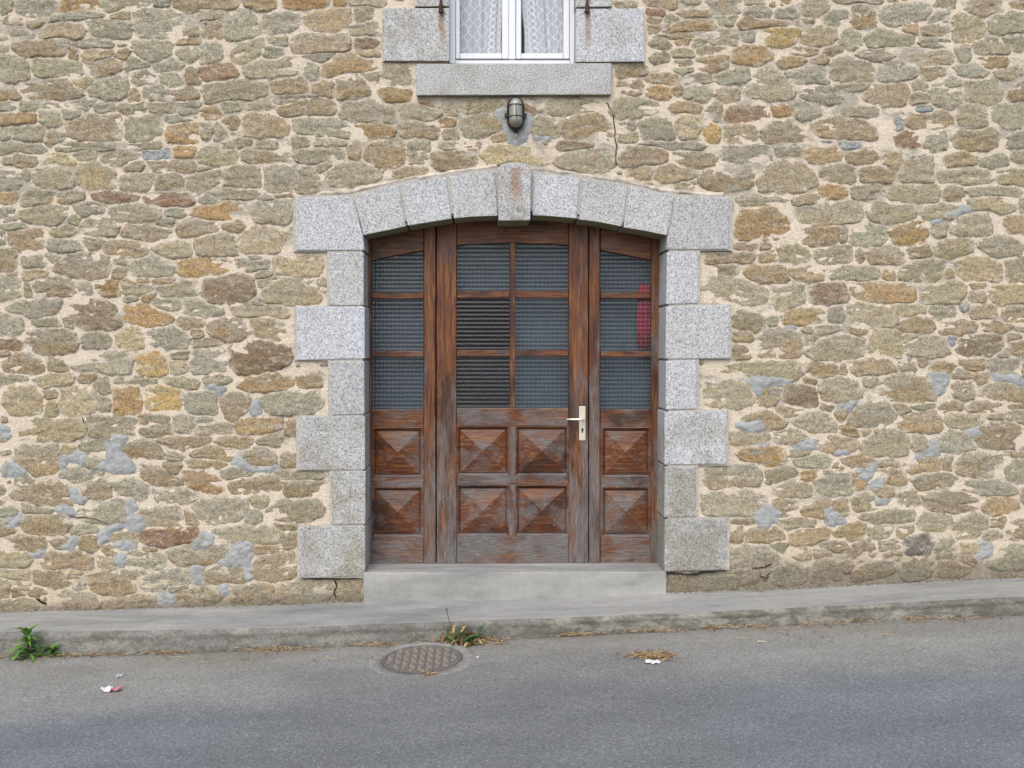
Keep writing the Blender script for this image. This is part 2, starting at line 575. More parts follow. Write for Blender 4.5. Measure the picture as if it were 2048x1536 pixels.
M = dict(
    stone=mat_stone(), mortar=mat_mortar(), patch=mat_patch(), granite=mat_granite(False), granite_d=mat_granite(True),
    wood_v=mat_wood(True, 0.0), wood_h=mat_wood(False, -0.03), wood_p=mat_wood(False, -0.055), wood_grey=mat_wood(False, 0.03),
    wood_gv=mat_wood(True, 0.0),
    paint=mat_paint(), concrete=mat_concrete('pavement_concrete'), kerb=mat_concrete('kerb_concrete', True), asphalt=mat_asphalt(),
    joint=mat_plain('granite_joint_mortar', (0.37, 0.355, 0.33), 0.95, 0.3, 60, 0.4),
    pane=mat_glass('figured_glass', (0.050, 0.062, 0.078), 0.58), pane_groove_shade=mat_glass('figured_glass_groove_shade', (0.012, 0.014, 0.018), 0.45), pane_soft=mat_glass('figured_glass_dim', (0.030, 0.033, 0.040), 0.40), pane_dark=mat_glass('figured_glass_dark', (0.016, 0.017, 0.02), 0.35),  # groove copy holds painted shade; dim and dark ones the dark room behind
    clear=mat_glass('window_glass', (0.10, 0.10, 0.12), 0.90, (0.97, 0.975, 0.98)),
    iron=mat_plain('rusty_iron', (0.055, 0.028, 0.020), 0.8, 0.5, 90, 0.4),
    black=mat_plain('dark_lamp_metal', (0.022, 0.018, 0.018), 0.5, 0.3, 60, 0.2),
    alu=mat_plain('anodised_aluminium', (0.56, 0.54, 0.45), 0.38, 0.08, 30, 0.05, metal=0.35, spec=0.5),
    steel=mat_plain('pale_lever_metal', (0.72, 0.71, 0.68), 0.3, 0.06, 30, 0.05, metal=0.4, spec=0.5),
    hole=mat_plain('keyhole_dark', (0.02, 0.018, 0.016), 0.9, 0.1),
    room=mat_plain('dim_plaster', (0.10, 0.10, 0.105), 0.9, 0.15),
    crack=mat_plain('open_crack_dirt', (0.025, 0.020, 0.017), 1.0, 0.2),
    red=mat_plain('red_cloth', (0.62, 0.028, 0.085), 0.7, 0.35, 14, 0.4),
    reflect_grey=mat_plain('grey_reflection_sheet', (0.165, 0.20, 0.24), 0.9, 0.2, 6, 0.1),
    cast=mat_plain('cast_iron_cover', (0.215, 0.200, 0.185), 0.75, 0.2, 110, 0.3, spec=0.3),
    castbase=mat_plain('dark_cast_iron_base', (0.145, 0.128, 0.115), 0.85, 0.3, 60, 0.3),
    collar=mat_plain('cement_collar', (0.225, 0.223, 0.216), 0.9, 0.35, 40, 0.5),
    leaf=mat_plain('fresh_green_leaf', (0.095, 0.215, 0.030), 0.55, 0.4, 40, 0.2),
    leaf2=mat_plain('deep_green_leaf', (0.035, 0.085, 0.020), 0.6, 0.4, 40, 0.2),
    stem=mat_plain('plant_stem', (0.09, 0.13, 0.035), 0.7, 0.3, 40, 0.2),
    straw=mat_plain('dry_straw', (0.33, 0.255, 0.140), 0.8, 0.5, 60, 0.2),
    brown=mat_plain('dead_leaf', (0.155, 0.090, 0.045), 0.8, 0.5, 45, 0.3),
    twig=mat_plain('dry_stalk', (0.075, 0.048, 0.030), 0.8, 0.3, 45, 0.3),
    soil=mat_plain('dry_earth', (0.135, 0.112, 0.080), 0.95, 0.5, 90, 0.3),
    fillet=mat_plain('lichened_fillet', (0.40, 0.365, 0.315), 0.95, 0.55, 16, 0.6),
    paper=mat_plain('white_paper', (0.62, 0.62, 0.64), 0.7, 0.12, 40, 0.2),
    pink=mat_plain('pink_wrapper', (0.36, 0.14, 0.17), 0.5, 0.4, 60, 0.2),
    cream=mat_plain('cream_pebble', (0.46, 0.41, 0.31), 0.8, 0.25, 60, 0.3),
)


def mat_lamp_glass():
    t = NT('dusty_lamp_glass')
    X = t.xyz()
    z0, z1 = P(1031, 255, -0.1).z, P(1031, 200, -0.1).z
    low_tone = t.map(X[2], z0, z0 + (z1 - z0) * 0.35, 1.0, 0.0)       # darker and browner towards the bottom of the bowl
    c = t.mix(t.math('MULTIPLY', low_tone, 0.85), (0.215, 0.225, 0.195), (0.105, 0.085, 0.030))
    t.bsdf(c, 0.12, None, spec=0.8)
    return t.m


M['lampglass'] = mat_lamp_glass()
# ------------------------------------------------------------------ stone survey of the facade
# every stone: colour letter, then its outline in tenths of the enlarged tile it was measured in
TILES = {}
TILES['A'] = (0, 0, 5.12, """
g 0 0 12 0 12 8 8 13 0 15|g 17 2 56 0 59 8 52 15 28 19 18 13|o 62 3 70 0 102 0 102 10 80 9 63 12|g 104 2 150 0 155 3 135 8 110 12 104 8
g 157 0 177 0 172 6 158 8|b 178 0 205 0 205 9 190 10 178 6|b 5 16 12 16 24 22 24 26 12 24 5 20|b 27 21 44 18 45 20 34 26 28 29|g 12 30 22 29 34 38 22 39 13 35
t 41 36 56 24 74 23 85 30 80 37 60 39 41 40|g 63 15 85 10 108 16 103 19 80 20 56 20 48 23 52 18|g 88 20 105 18 130 22 135 30 131 37 100 36 95 30|b 115 16 133 12 134 18 128 20 113 19
g 137 14 160 9 180 13 185 20 178 34 160 38 142 37 137 22|b 190 28 204 24 205 36 194 37 189 33|b 12 46 30 41 68 41 70 50 66 57 34 57 24 57 14 52|g 0 42 9 41 8 52 0 54|g 0 58 14 57 28 63 29 72 28 80 0 81
g 72 46 90 42 108 41 115 47 100 50 85 48|t 84 56 95 50 115 52 116 54 108 60 92 62 84 60|b 72 50 77 50 78 60 73 60|b 117 58 125 54 132 54 131 59 120 60|g 137 44 160 41 178 45 175 55 158 65 145 60 138 56
b 180 46 205 40 205 46 190 46|g 33 62 60 59 80 64 84 76 70 78 46 79 36 75 32 68|b 94 68 110 62 125 63 123 72 112 77 97 78 94 73|g 128 66 136 59 155 65 145 69 129 71|g 158 66 178 62 190 66 184 71 165 74 158 70
b 193 72 205 71 205 83 192 84|g 181 50 205 48 205 60 185 62|t 75 84 90 80 97 82 93 88 80 90 75 87|b 21 88 40 82 70 80 74 88 86 93 80 100 50 103 30 101 22 95|g 93 88 112 80 128 75 130 85 130 98 110 102 90 98
n 135 76 150 72 160 80 158 87 145 87 136 83|g 165 76 180 75 190 87 175 88 166 84|g 148 90 163 88 172 94 168 103 155 104 146 99|b 176 96 190 90 204 94 204 101 190 103 177 101|b 131 96 137 93 144 98 142 103 134 102
o 0 94 7 98 6 101 0 102|b 8 94 12 93 20 101 16 103 9 99|g 0 105 16 105 18 111 0 113|g 20 107 40 106 38 113 18 114|o 0 117 30 115 38 117 36 125 15 126 0 128|g 40 114 60 113 63 122 55 129 46 128 40 122
g 42 107 55 107 60 111 44 111|g 68 108 92 101 97 103 90 110 75 112|g 97 110 114 106 116 112 104 115 98 113|g 120 110 148 106 150 113 140 118 128 118|g 150 106 178 105 179 114 165 118 152 114
g 12 131 28 128 44 133 44 145 30 147 15 142|g 0 132 8 134 6 140 0 139|b 46 139 54 137 65 140 63 146 50 150 46 146|g 64 114 80 114 82 118 66 121|b 70 126 95 118 125 118 127 130 124 141 105 144 80 144 69 137
g 130 122 150 118 164 120 163 136 150 143 132 146 129 138|g 180 108 205 105 205 109 192 110|g 184 112 200 112 204 119 186 119|g 168 118 182 118 200 123 175 126 168 123|o 175 130 205 124 205 143 180 145 172 141
g 0 148 40 148 48 153 0 155|g 56 150 72 147 118 148 120 154 56 154|n 130 148 162 147 165 153 130 154
""")
TILES['B'] = (400, 0, 5.12, """
b 0 0 38 0 38 8 28 11 0 9|b 44 0 76 0 77 7 70 12 56 8 46 6|o 87 2 110 0 134 0 128 7 108 9 92 10 87 6|o 138 0 148 0 146 4 140 3|n 153 0 188 0 188 4 160 4|n 0 12 25 10 22 18 5 20 0 22|b 0 24 22 24 22 36 10 38 0 36
g 28 16 40 11 50 12 56 24 60 32 50 38 28 38 26 28|g 67 16 80 13 100 14 99 22 92 30 75 34 66 30|T 106 18 118 12 155 9 157 20 146 31 128 33 113 28|n 157 11 174 10 175 19 160 22|n 148 27 178 23 180 37 160 35
r 159 43 170 39 181 42 178 48 165 50 159 47|t 161 52 182 51 182 57 165 57|b 92 42 110 36 150 35 155 45 150 53 120 55 94 53|g 70 40 88 38 88 46 74 47|g 67 50 80 48 85 53 80 59 67 59
n 40 48 50 42 65 42 62 52 50 62 36 62 34 58|g 0 48 18 47 20 58 18 64 0 66|r 0 70 15 66 33 67 38 78 30 80 0 82|n 46 70 60 62 90 59 104 60 104 68 96 77 70 80 48 79|g 104 58 130 54 142 55 130 62 120 62
g 107 70 113 67 120 70 119 78 110 79|o 128 68 145 56 156 55 165 62 180 62 181 70 165 73 150 70 128 77|n 0 92 30 82 70 85 68 98 50 101 20 102 6 104 4 94|b 73 86 90 79 102 80 110 95 95 97 78 97
b 114 90 125 84 138 85 136 98 120 97|b 140 82 155 77 165 80 172 95 158 101 142 99 137 90|n 163 76 182 74 182 82 170 80|n 188 66 210 66 212 82 208 88 192 87|o 185 94 195 90 214 95 212 103 188 104
n 74 98 110 97 125 98 95 105 76 104|b 80 112 100 103 118 99 135 105 139 112 136 119 110 118 84 116|n 48 108 70 101 76 108 60 114 48 112|o 0 112 22 110 22 118 10 121 0 120|n 22 107 42 105 40 110 28 114
n 143 116 150 107 185 105 186 118 180 124 160 125 144 122|n 188 112 197 112 197 126 188 126|t 45 120 54 113 75 122 90 130 85 138 68 142 44 140|n 0 126 12 126 13 138 0 142|g 14 128 25 132 26 140 16 142
b 26 124 38 122 38 129 28 129|g 97 124 110 120 130 121 152 127 152 141 130 139 112 135 97 134|o 158 128 180 126 198 130 199 138 180 141 162 140|n 120 143 145 142 150 147 130 150 118 147|b 38 145 52 141 54 146 40 148
n 58 145 76 142 78 152 55 154|n 97 142 108 141 110 149 98 151|b 24 147 33 146 32 151 24 152
""")
TILES['C'] = (0, 300, 5.12, """
b 5 9 18 4 30 8 36 8 34 15 18 16 4 13|t 42 12 60 3 75 10 78 16 60 16 44 14|n 75 5 88 0 98 0 98 8 88 12|n 105 10 112 0 130 0 142 4 130 13 118 16 105 11|s 146 0 174 0 174 8 160 10 148 7|o 178 0 198 0 197 6 188 8 179 5
b 153 13 165 11 175 13 190 10 198 14 196 20 160 21|g 0 20 15 19 20 26 20 34 14 40 0 38|g 22 24 31 21 32 28 26 29|n 32 22 45 16 70 20 76 34 72 39 45 40 35 33|t 80 20 85 13 97 12 103 20 120 25 118 37 90 40 80 32
n 128 18 134 13 144 14 144 21 130 22|n 122 26 155 25 158 30 155 40 130 43 123 36|n 158 36 165 27 180 24 188 30 187 40 160 42|o 0 46 15 45 17 51 10 54 0 54|n 22 52 30 44 54 42 54 50 42 56 25 57
b 56 46 80 41 86 46 85 52 65 54|r 94 46 108 43 142 48 142 50 138 54 115 54 95 51|r 146 50 155 44 185 44 197 50 195 54 170 56 150 55|g 0 60 10 60 16 72 8 74 0 72|n 18 66 40 57 70 59 70 68 60 78 40 78 26 70
g 76 58 88 54 100 55 107 62 98 67 82 67|n 112 64 118 57 150 56 165 63 162 71 140 73 115 71|g 168 64 175 60 188 62 190 66 172 69|n 160 74 175 70 178 74 170 77|g 70 70 82 69 82 74 75 77
n 82 78 92 69 115 72 121 78 117 88 98 88 83 83|n 124 86 130 77 150 76 165 81 175 83 174 90 150 92 124 87|g 0 78 22 76 30 79 12 82|b 9 86 25 82 44 80 46 92 38 104 25 105 10 96|g 0 86 4 86 4 96 0 97
b 50 83 70 78 80 82 60 88 55 88|g 50 92 60 91 85 96 87 101 60 105 50 102|n 84 93 100 91 108 93 98 103 92 104 86 98|b 102 96 125 92 140 94 150 107 140 109 108 104|b 0 102 15 101 18 115 10 122 0 123
g 22 110 30 107 45 109 43 120 28 121 22 115|n 46 109 60 107 62 110 50 112|t 22 127 35 123 48 126 44 130 24 131|b 54 123 66 109 95 105 112 110 114 120 108 130 90 133 75 129|g 117 111 126 109 128 116 118 117
b 116 123 120 120 128 124 125 130 118 130|n 132 114 145 113 155 108 172 114 177 122 176 128 140 128|g 0 128 18 127 20 148 0 152|b 35 138 50 131 70 134 73 144 76 147 50 150 38 147|g 82 138 92 134 94 148 82 149
o 98 137 105 134 120 135 122 145 105 150 98 145|n 122 134 150 138 158 142 150 148 130 148|o 147 148 157 147 155 154 148 153|b 26 139 30 139 31 150 26 149|b 140 134 152 132 152 136 142 136|b 158 134 178 132 178 136 160 136
""")
TILES['D'] = (300, 300, 5.12, """
n 49 4 60 0 88 2 88 12 70 16 50 14|b 92 2 110 0 145 3 142 9 125 13 105 11 95 8|n 146 0 195 0 198 8 185 12 150 10|n 50 17 60 15 62 18 50 19|n 38 30 60 23 72 20 71 32 58 40 48 45 38 36|n 74 22 85 16 114 18 113 40 90 38 75 37
n 62 44 80 40 112 41 114 47 100 50 70 48|n 117 18 140 15 165 18 174 36 170 40 120 43 117 30|n 170 20 178 14 185 15 180 20 172 21|g 108 50 118 45 128 51 115 52|b 128 46 145 44 144 48 132 48|g 52 53 62 48 71 53 66 57 55 57
o 40 66 50 57 75 55 100 57 102 61 88 68 60 71 46 68|n 105 60 115 52 140 52 143 60 140 72 128 76 110 71 104 66|b 27 74 45 72 70 76 68 84 50 88 32 87|b 75 77 88 73 97 80 90 83 78 80|t 48 92 60 86 84 89 89 106 75 108 50 107 47 98
t 90 90 105 82 122 79 140 88 130 102 108 107 93 103|n 5 102 20 95 38 97 43 104 40 108 15 109|o 28 116 50 111 80 112 86 119 78 126 50 127 28 126|g 88 113 104 114 122 113 120 122 100 124 88 122|g 102 109 110 107 113 110 105 112
t 128 112 140 109 172 111 174 118 172 129 145 128 128 124|b 107 129 115 124 125 126 120 130 108 131|d 52 144 60 133 90 129 103 131 107 148 104 153 60 154 52 152|n 115 152 122 135 140 132 168 134 172 145 175 154 116 155|t 170 135 177 134 178 144 172 144
n 8 142 25 136 40 138 50 147 30 150 10 150|g 110 134 130 130 130 132 112 140
""")
TILES['E'] = (0, 590, 3.413, """
g 5 9 20 3 42 3 43 6 36 14 20 15 6 11|d 40 14 50 3 66 1 76 8 81 20 70 23 54 22 46 18|g 0 15 12 14 15 18 11 26 0 26|g 22 17 35 15 43 21 26 22|g 44 17 51 19 50 22 44 21|o 86 7 95 5 110 12 118 16 113 20 100 21 87 18 84 13
g 104 3 120 2 125 6 122 9 104 6|g 86 1 94 1 93 4 87 4|g 126 3 135 4 150 10 152 13 140 15 126 12|n 179 0 205 0 205 5 190 6 180 5|n 166 7 174 3 180 7 180 8|n 159 9 165 7 196 9 196 14 180 14 160 13|b 121 17 137 16 140 21 135 22 123 21
b 142 21 150 16 165 17 171 26 165 30 152 32 142 26|T 171 17 185 15 192 20 194 31 180 30 172 25|b 18 28 25 24 45 23 52 30 53 37 45 39 25 38 18 33|g 57 28 66 24 75 32 72 37 57 37|t 80 28 90 23 100 27 98 35 92 38 80 35
g 100 26 118 22 128 28 127 36 110 37 100 33|b 131 24 139 25 138 29 132 28|n 132 32 148 29 152 33 140 35 132 35|d 155 38 162 33 180 32 195 37 199 44 185 50 163 52 157 47|r 0 30 14 31 15 36 0 38|b 0 38 6 38 8 41 0 42
b 2 46 12 40 22 41 30 48 30 53 18 54 4 52|b 31 46 36 44 46 49 43 53 33 52|g 48 42 60 39 88 40 90 45 88 54 75 53 68 49 50 50|y 94 43 107 40 114 47 113 54 100 55 94 49|t 117 46 124 45 128 51 123 55 117 53
n 117 41 128 38 129 44 118 44|g 131 38 150 37 154 38 153 50 140 53 131 52|g 0 54 18 56 20 58 8 59 0 58|t 24 58 35 54 50 56 48 61 30 62|b 54 57 65 54 66 58 55 60|n 65 59 72 57 75 66 70 67 66 63|n 77 60 82 56 96 57 108 59 100 61 80 61
n 114 58 125 55 134 58 133 62 120 62|n 138 57 150 55 156 58 145 60|o 164 62 170 57 190 54 200 60 195 64 170 64|t 3 72 8 64 22 64 29 74 28 80 10 80|b 31 66 37 65 38 69 33 70|n 31 75 37 74 39 80 31 81|t 42 64 58 62 64 66 66 78 50 81 41 80
n 68 68 74 72 75 79 68 80|o 78 63 92 63 95 75 94 80 78 81|y 102 66 112 64 122 65 124 75 120 79 104 79 101 74|g 128 69 145 68 148 80 135 81 128 77|b 150 72 158 68 168 70 170 76 160 83 152 80|g 178 71 190 67 216 66 219 74 214 80 185 80
t 13 87 30 85 56 85 59 94 45 99 30 100 15 99|n 61 85 80 83 92 86 90 94 75 97 62 95|b 95 84 112 83 115 86 98 88|b 97 92 105 88 117 89 118 94 105 95 98 94|n 120 85 130 84 130 94 120 93|n 133 92 140 88 160 90 160 94 135 95
o 161 87 175 85 192 84 194 90 185 93 163 95|b 196 88 202 86 202 94 196 94|g 136 84 145 84 143 87 136 87|b 12 112 14 104 40 103 41 117 35 121 22 122|t 36 108 45 103 53 106 45 109|g 56 103 66 100 74 107 66 111 58 108
g 60 110 70 112 68 116 60 116|b 85 105 95 100 105 101 113 111 105 113 90 109|b 108 99 120 97 145 98 140 101 128 105 112 101|b 148 100 160 97 172 100 170 104 155 103|n 175 100 190 97 196 99 185 103|n 114 109 125 110 120 113 114 112
b 131 109 140 104 160 107 158 112 135 111|b 127 113 145 113 156 116 150 119 130 118|b 167 108 180 104 189 110 187 115 170 115|b 192 110 203 111 203 117 192 117|g 40 122 55 120 62 124 48 126|b 98 117 105 115 112 120 124 128 115 131 105 127 98 124
b 112 115 122 115 120 121 116 122|o 126 122 135 120 148 121 152 132 140 134 126 127|n 150 120 175 118 175 124 152 124|b 156 130 165 125 190 124 192 132 175 135 158 134|n 187 121 220 119 221 125 190 125|b 193 128 220 127 221 136 195 136
b 8 136 20 130 44 128 50 138 45 144 25 144|b 58 130 65 127 75 129 76 137 70 140 60 138|g 78 129 90 127 101 130 99 138 85 136 78 134|g 105 133 120 133 137 136 130 141 108 139|g 12 125 20 124 22 128 15 133
n 200 97 215 97 215 106 204 107|b 203 58 216 55 218 62 206 64
""")
TILES['F'] = (0, 900, 3.413, """
g 53 44 60 38 85 35 86 42 84 48 70 49 56 46|n 95 44 105 40 122 40 125 50 110 52 96 50|b 127 42 132 42 135 50 128 51|n 131 40 140 35 168 34 170 40 165 48 148 50 134 47|t 170 34 182 33 183 38 174 39|g 168 45 175 40 178 45 175 50 168 50
n 181 42 187 36 216 34 221 42 208 48 190 48|g 0 40 12 41 8 44 0 45|b 0 48 6 50 10 56 0 57|b 14 50 20 45 45 46 49 52 46 57 20 57|g 48 53 66 52 66 56 48 57|g 14 38 36 40 34 42 15 41|b 77 60 90 56 95 58 93 63 80 63
r 94 58 105 55 134 54 137 60 125 64 105 65 95 62|n 146 54 165 52 190 53 191 62 175 63 152 61|b 194 58 200 57 201 65 195 65|b 187 51 202 52 200 54 190 53|b 7 62 20 59 30 59 32 66 20 69 7 68|b 34 62 45 60 50 66 40 67|b 56 60 65 58 68 64 62 68 55 68
n 0 72 15 69 22 72 18 79 0 80|b 30 74 35 69 50 70 62 75 64 80 40 80 29 79|t 66 74 75 73 80 77 76 81 67 80|b 72 67 78 67 78 72 73 71|g 84 74 95 69 112 72 110 79 95 80 85 78|b 97 68 107 67 106 70 98 69
b 115 70 125 66 150 65 158 66 155 72 140 79 120 77|b 174 66 190 66 188 70 176 70|b 172 79 180 73 200 72 202 82 200 88 180 89 173 86|n 0 82 18 83 19 88 0 86|b 22 84 40 83 57 87 55 91 35 93 23 89|b 43 82 50 82 56 85 46 85
b 60 86 75 83 92 93 90 97 70 97 61 95|g 84 83 98 83 96 86 86 86|g 98 92 105 84 120 83 129 85 130 91 115 93 100 95|b 139 84 150 80 165 81 166 88 150 89 140 88|b 0 88 6 90 6 100 0 100|r 7 95 14 95 16 98 9 100|b 20 96 27 96 34 101 25 102
b 13 90 18 90 19 95 14 95|g 50 92 58 91 59 94 51 95|b 35 103 45 97 60 99 68 104 60 108 36 109|n 0 104 25 103 26 108 0 110|b 73 104 90 102 105 99 108 105 90 108 72 109|b 122 97 140 95 150 100 145 106 125 107|b 158 96 180 90 188 95 185 104 160 105
b 190 95 202 90 202 102 190 103|g 115 94 128 92 128 94 118 95
""")
TILES['G'] = (1448, 0, 3.413, """
g 14 0 28 0 27 3 14 3|o 30 0 44 0 44 3 34 4|g 14 6 25 4 33 8 30 12 18 12 13 10|g 34 8 45 4 51 9 50 12 36 13|g 52 6 60 2 70 2 69 8 60 11 53 9|b 9 16 15 11 25 15 45 15 44 18 25 18 12 20|b 48 15 60 14 60 17 50 17
g 68 12 78 9 85 10 84 17 72 18|b 88 12 90 5 96 4 104 12 100 17 92 18 87 15|g 108 8 118 4 138 4 139 8 132 15 118 18 108 13|g 140 0 158 0 155 4 145 4|b 165 6 175 0 187 2 186 7 178 11 168 8|t 156 13 162 11 172 11 178 18 175 25 168 29 158 28 155 20
g 182 14 195 10 205 9 205 22 190 24 182 20|g 190 26 205 24 205 33 192 32|g 11 23 21 22 20 28 12 28|y 23 22 35 19 52 20 50 26 46 31 30 30 24 27|t 53 25 62 19 76 20 77 26 65 31 52 30|g 79 24 86 19 93 24 94 30 88 33 80 30
g 97 27 105 22 120 25 131 25 130 29 110 29 97 31|b 135 20 145 17 153 18 153 24 142 24 135 23|g 134 26 150 26 153 30 145 32 134 29|g 140 15 145 9 153 10 153 14|b 121 17 132 16 132 24 124 22|o 5 36 12 31 28 32 32 38 25 42 10 43 5 40
b 46 36 55 32 64 35 55 37|b 37 43 45 39 55 41 52 45 38 46|b 60 41 66 39 71 40 70 43 62 43|b 70 35 79 34 79 36 72 37|n 90 38 105 35 116 37 115 40 100 41|t 124 41 135 36 150 35 157 38 155 42 140 44 126 43|t 170 31 180 27 190 29 195 35 190 37 175 37
b 174 40 185 38 193 42 190 45 180 45|g 159 33 167 32 166 41 160 40|n 71 44 80 40 95 42 102 46 100 55 80 55 72 52|g 106 47 118 43 130 47 132 50 125 54 110 55 106 52|b 135 47 148 46 150 51 143 54 136 54|g 158 47 170 44 180 49 178 53 160 51
t 184 50 195 47 203 48 200 52 186 53|g 42 50 55 46 70 47 72 55 60 57 48 56|n 20 52 35 47 40 53 48 60 47 66 30 67 14 62 22 58|g 51 60 60 58 75 62 80 66 75 69 60 69 52 66|b 95 66 100 60 122 57 126 62 122 70 110 71 98 70
g 141 62 150 60 162 62 162 71 152 74 142 68|n 166 57 185 54 189 62 187 71 170 70 165 66|g 76 58 100 57 98 60 80 60|g 142 57 155 53 163 57 155 59|b 194 64 205 56 205 68 196 69|n 128 57 138 56 138 60 130 60|r 2 76 10 74 30 75 31 81 20 83 2 83
o 34 75 44 74 44 78 35 79|g 47 72 52 69 65 74 66 78 60 80 49 79|n 82 76 104 74 104 78 84 79|g 127 66 132 63 140 66 138 70 128 70|s 133 73 140 73 141 76 134 77|s 118 82 121 82 121 87 118 87|b 123 82 135 77 150 78 156 83 145 86 125 86
n 160 73 175 72 180 78 178 86 165 87 160 82|g 183 72 205 70 205 87 195 88 184 80|n 0 87 20 87 21 94 10 97 0 96|b 26 90 35 83 45 82 50 90 58 94 50 97 30 97|b 61 86 75 82 90 83 104 90 104 94 85 95 65 93|r 118 94 123 90 134 91 132 98 120 98
n 138 95 150 90 151 100 142 102 137 99|b 156 95 165 90 185 89 186 97 180 101 160 101|g 195 92 205 89 205 101 195 101|s 66 96 73 97 72 100 66 99|s 78 97 93 98 92 101 80 101|g 0 101 20 99 32 101 32 110 20 110 0 108|g 35 101 50 98 53 104 36 106
b 57 104 75 99 80 104 80 109 65 110 58 108|b 84 104 95 102 105 107 98 110 85 109|b 107 108 118 106 122 112 118 114|n 127 108 140 108 142 115 143 124 120 124 120 118|b 152 109 160 106 172 109 165 113 153 112|g 175 110 190 107 195 111 185 114 176 113
t 26 122 34 112 45 110 55 114 63 124 50 131 25 131 24 126|n 67 116 85 113 90 120 89 125 75 124 67 120|b 92 118 100 114 114 118 113 123 95 124|n 147 119 165 115 180 117 184 122 170 125 148 123|n 187 119 205 117 205 125 190 124
o 66 130 75 128 83 131 78 135 68 136|n 87 129 105 128 106 133 95 135 88 133|t 110 130 120 127 146 127 146 136 120 137 112 134|b 150 130 160 127 163 134 160 136 150 134|n 10 136 35 132 44 134 42 139 12 140|t 48 137 65 134 65 138 50 138
g 166 131 200 128 203 132 170 134|n 167 137 180 133 195 136 200 142 190 144 170 142|n 50 143 65 139 90 138 94 145 90 150 75 153 54 152|n 98 145 105 140 130 141 131 147 125 151 105 152 99 149|t 134 145 150 141 162 142 155 148 140 149
""")
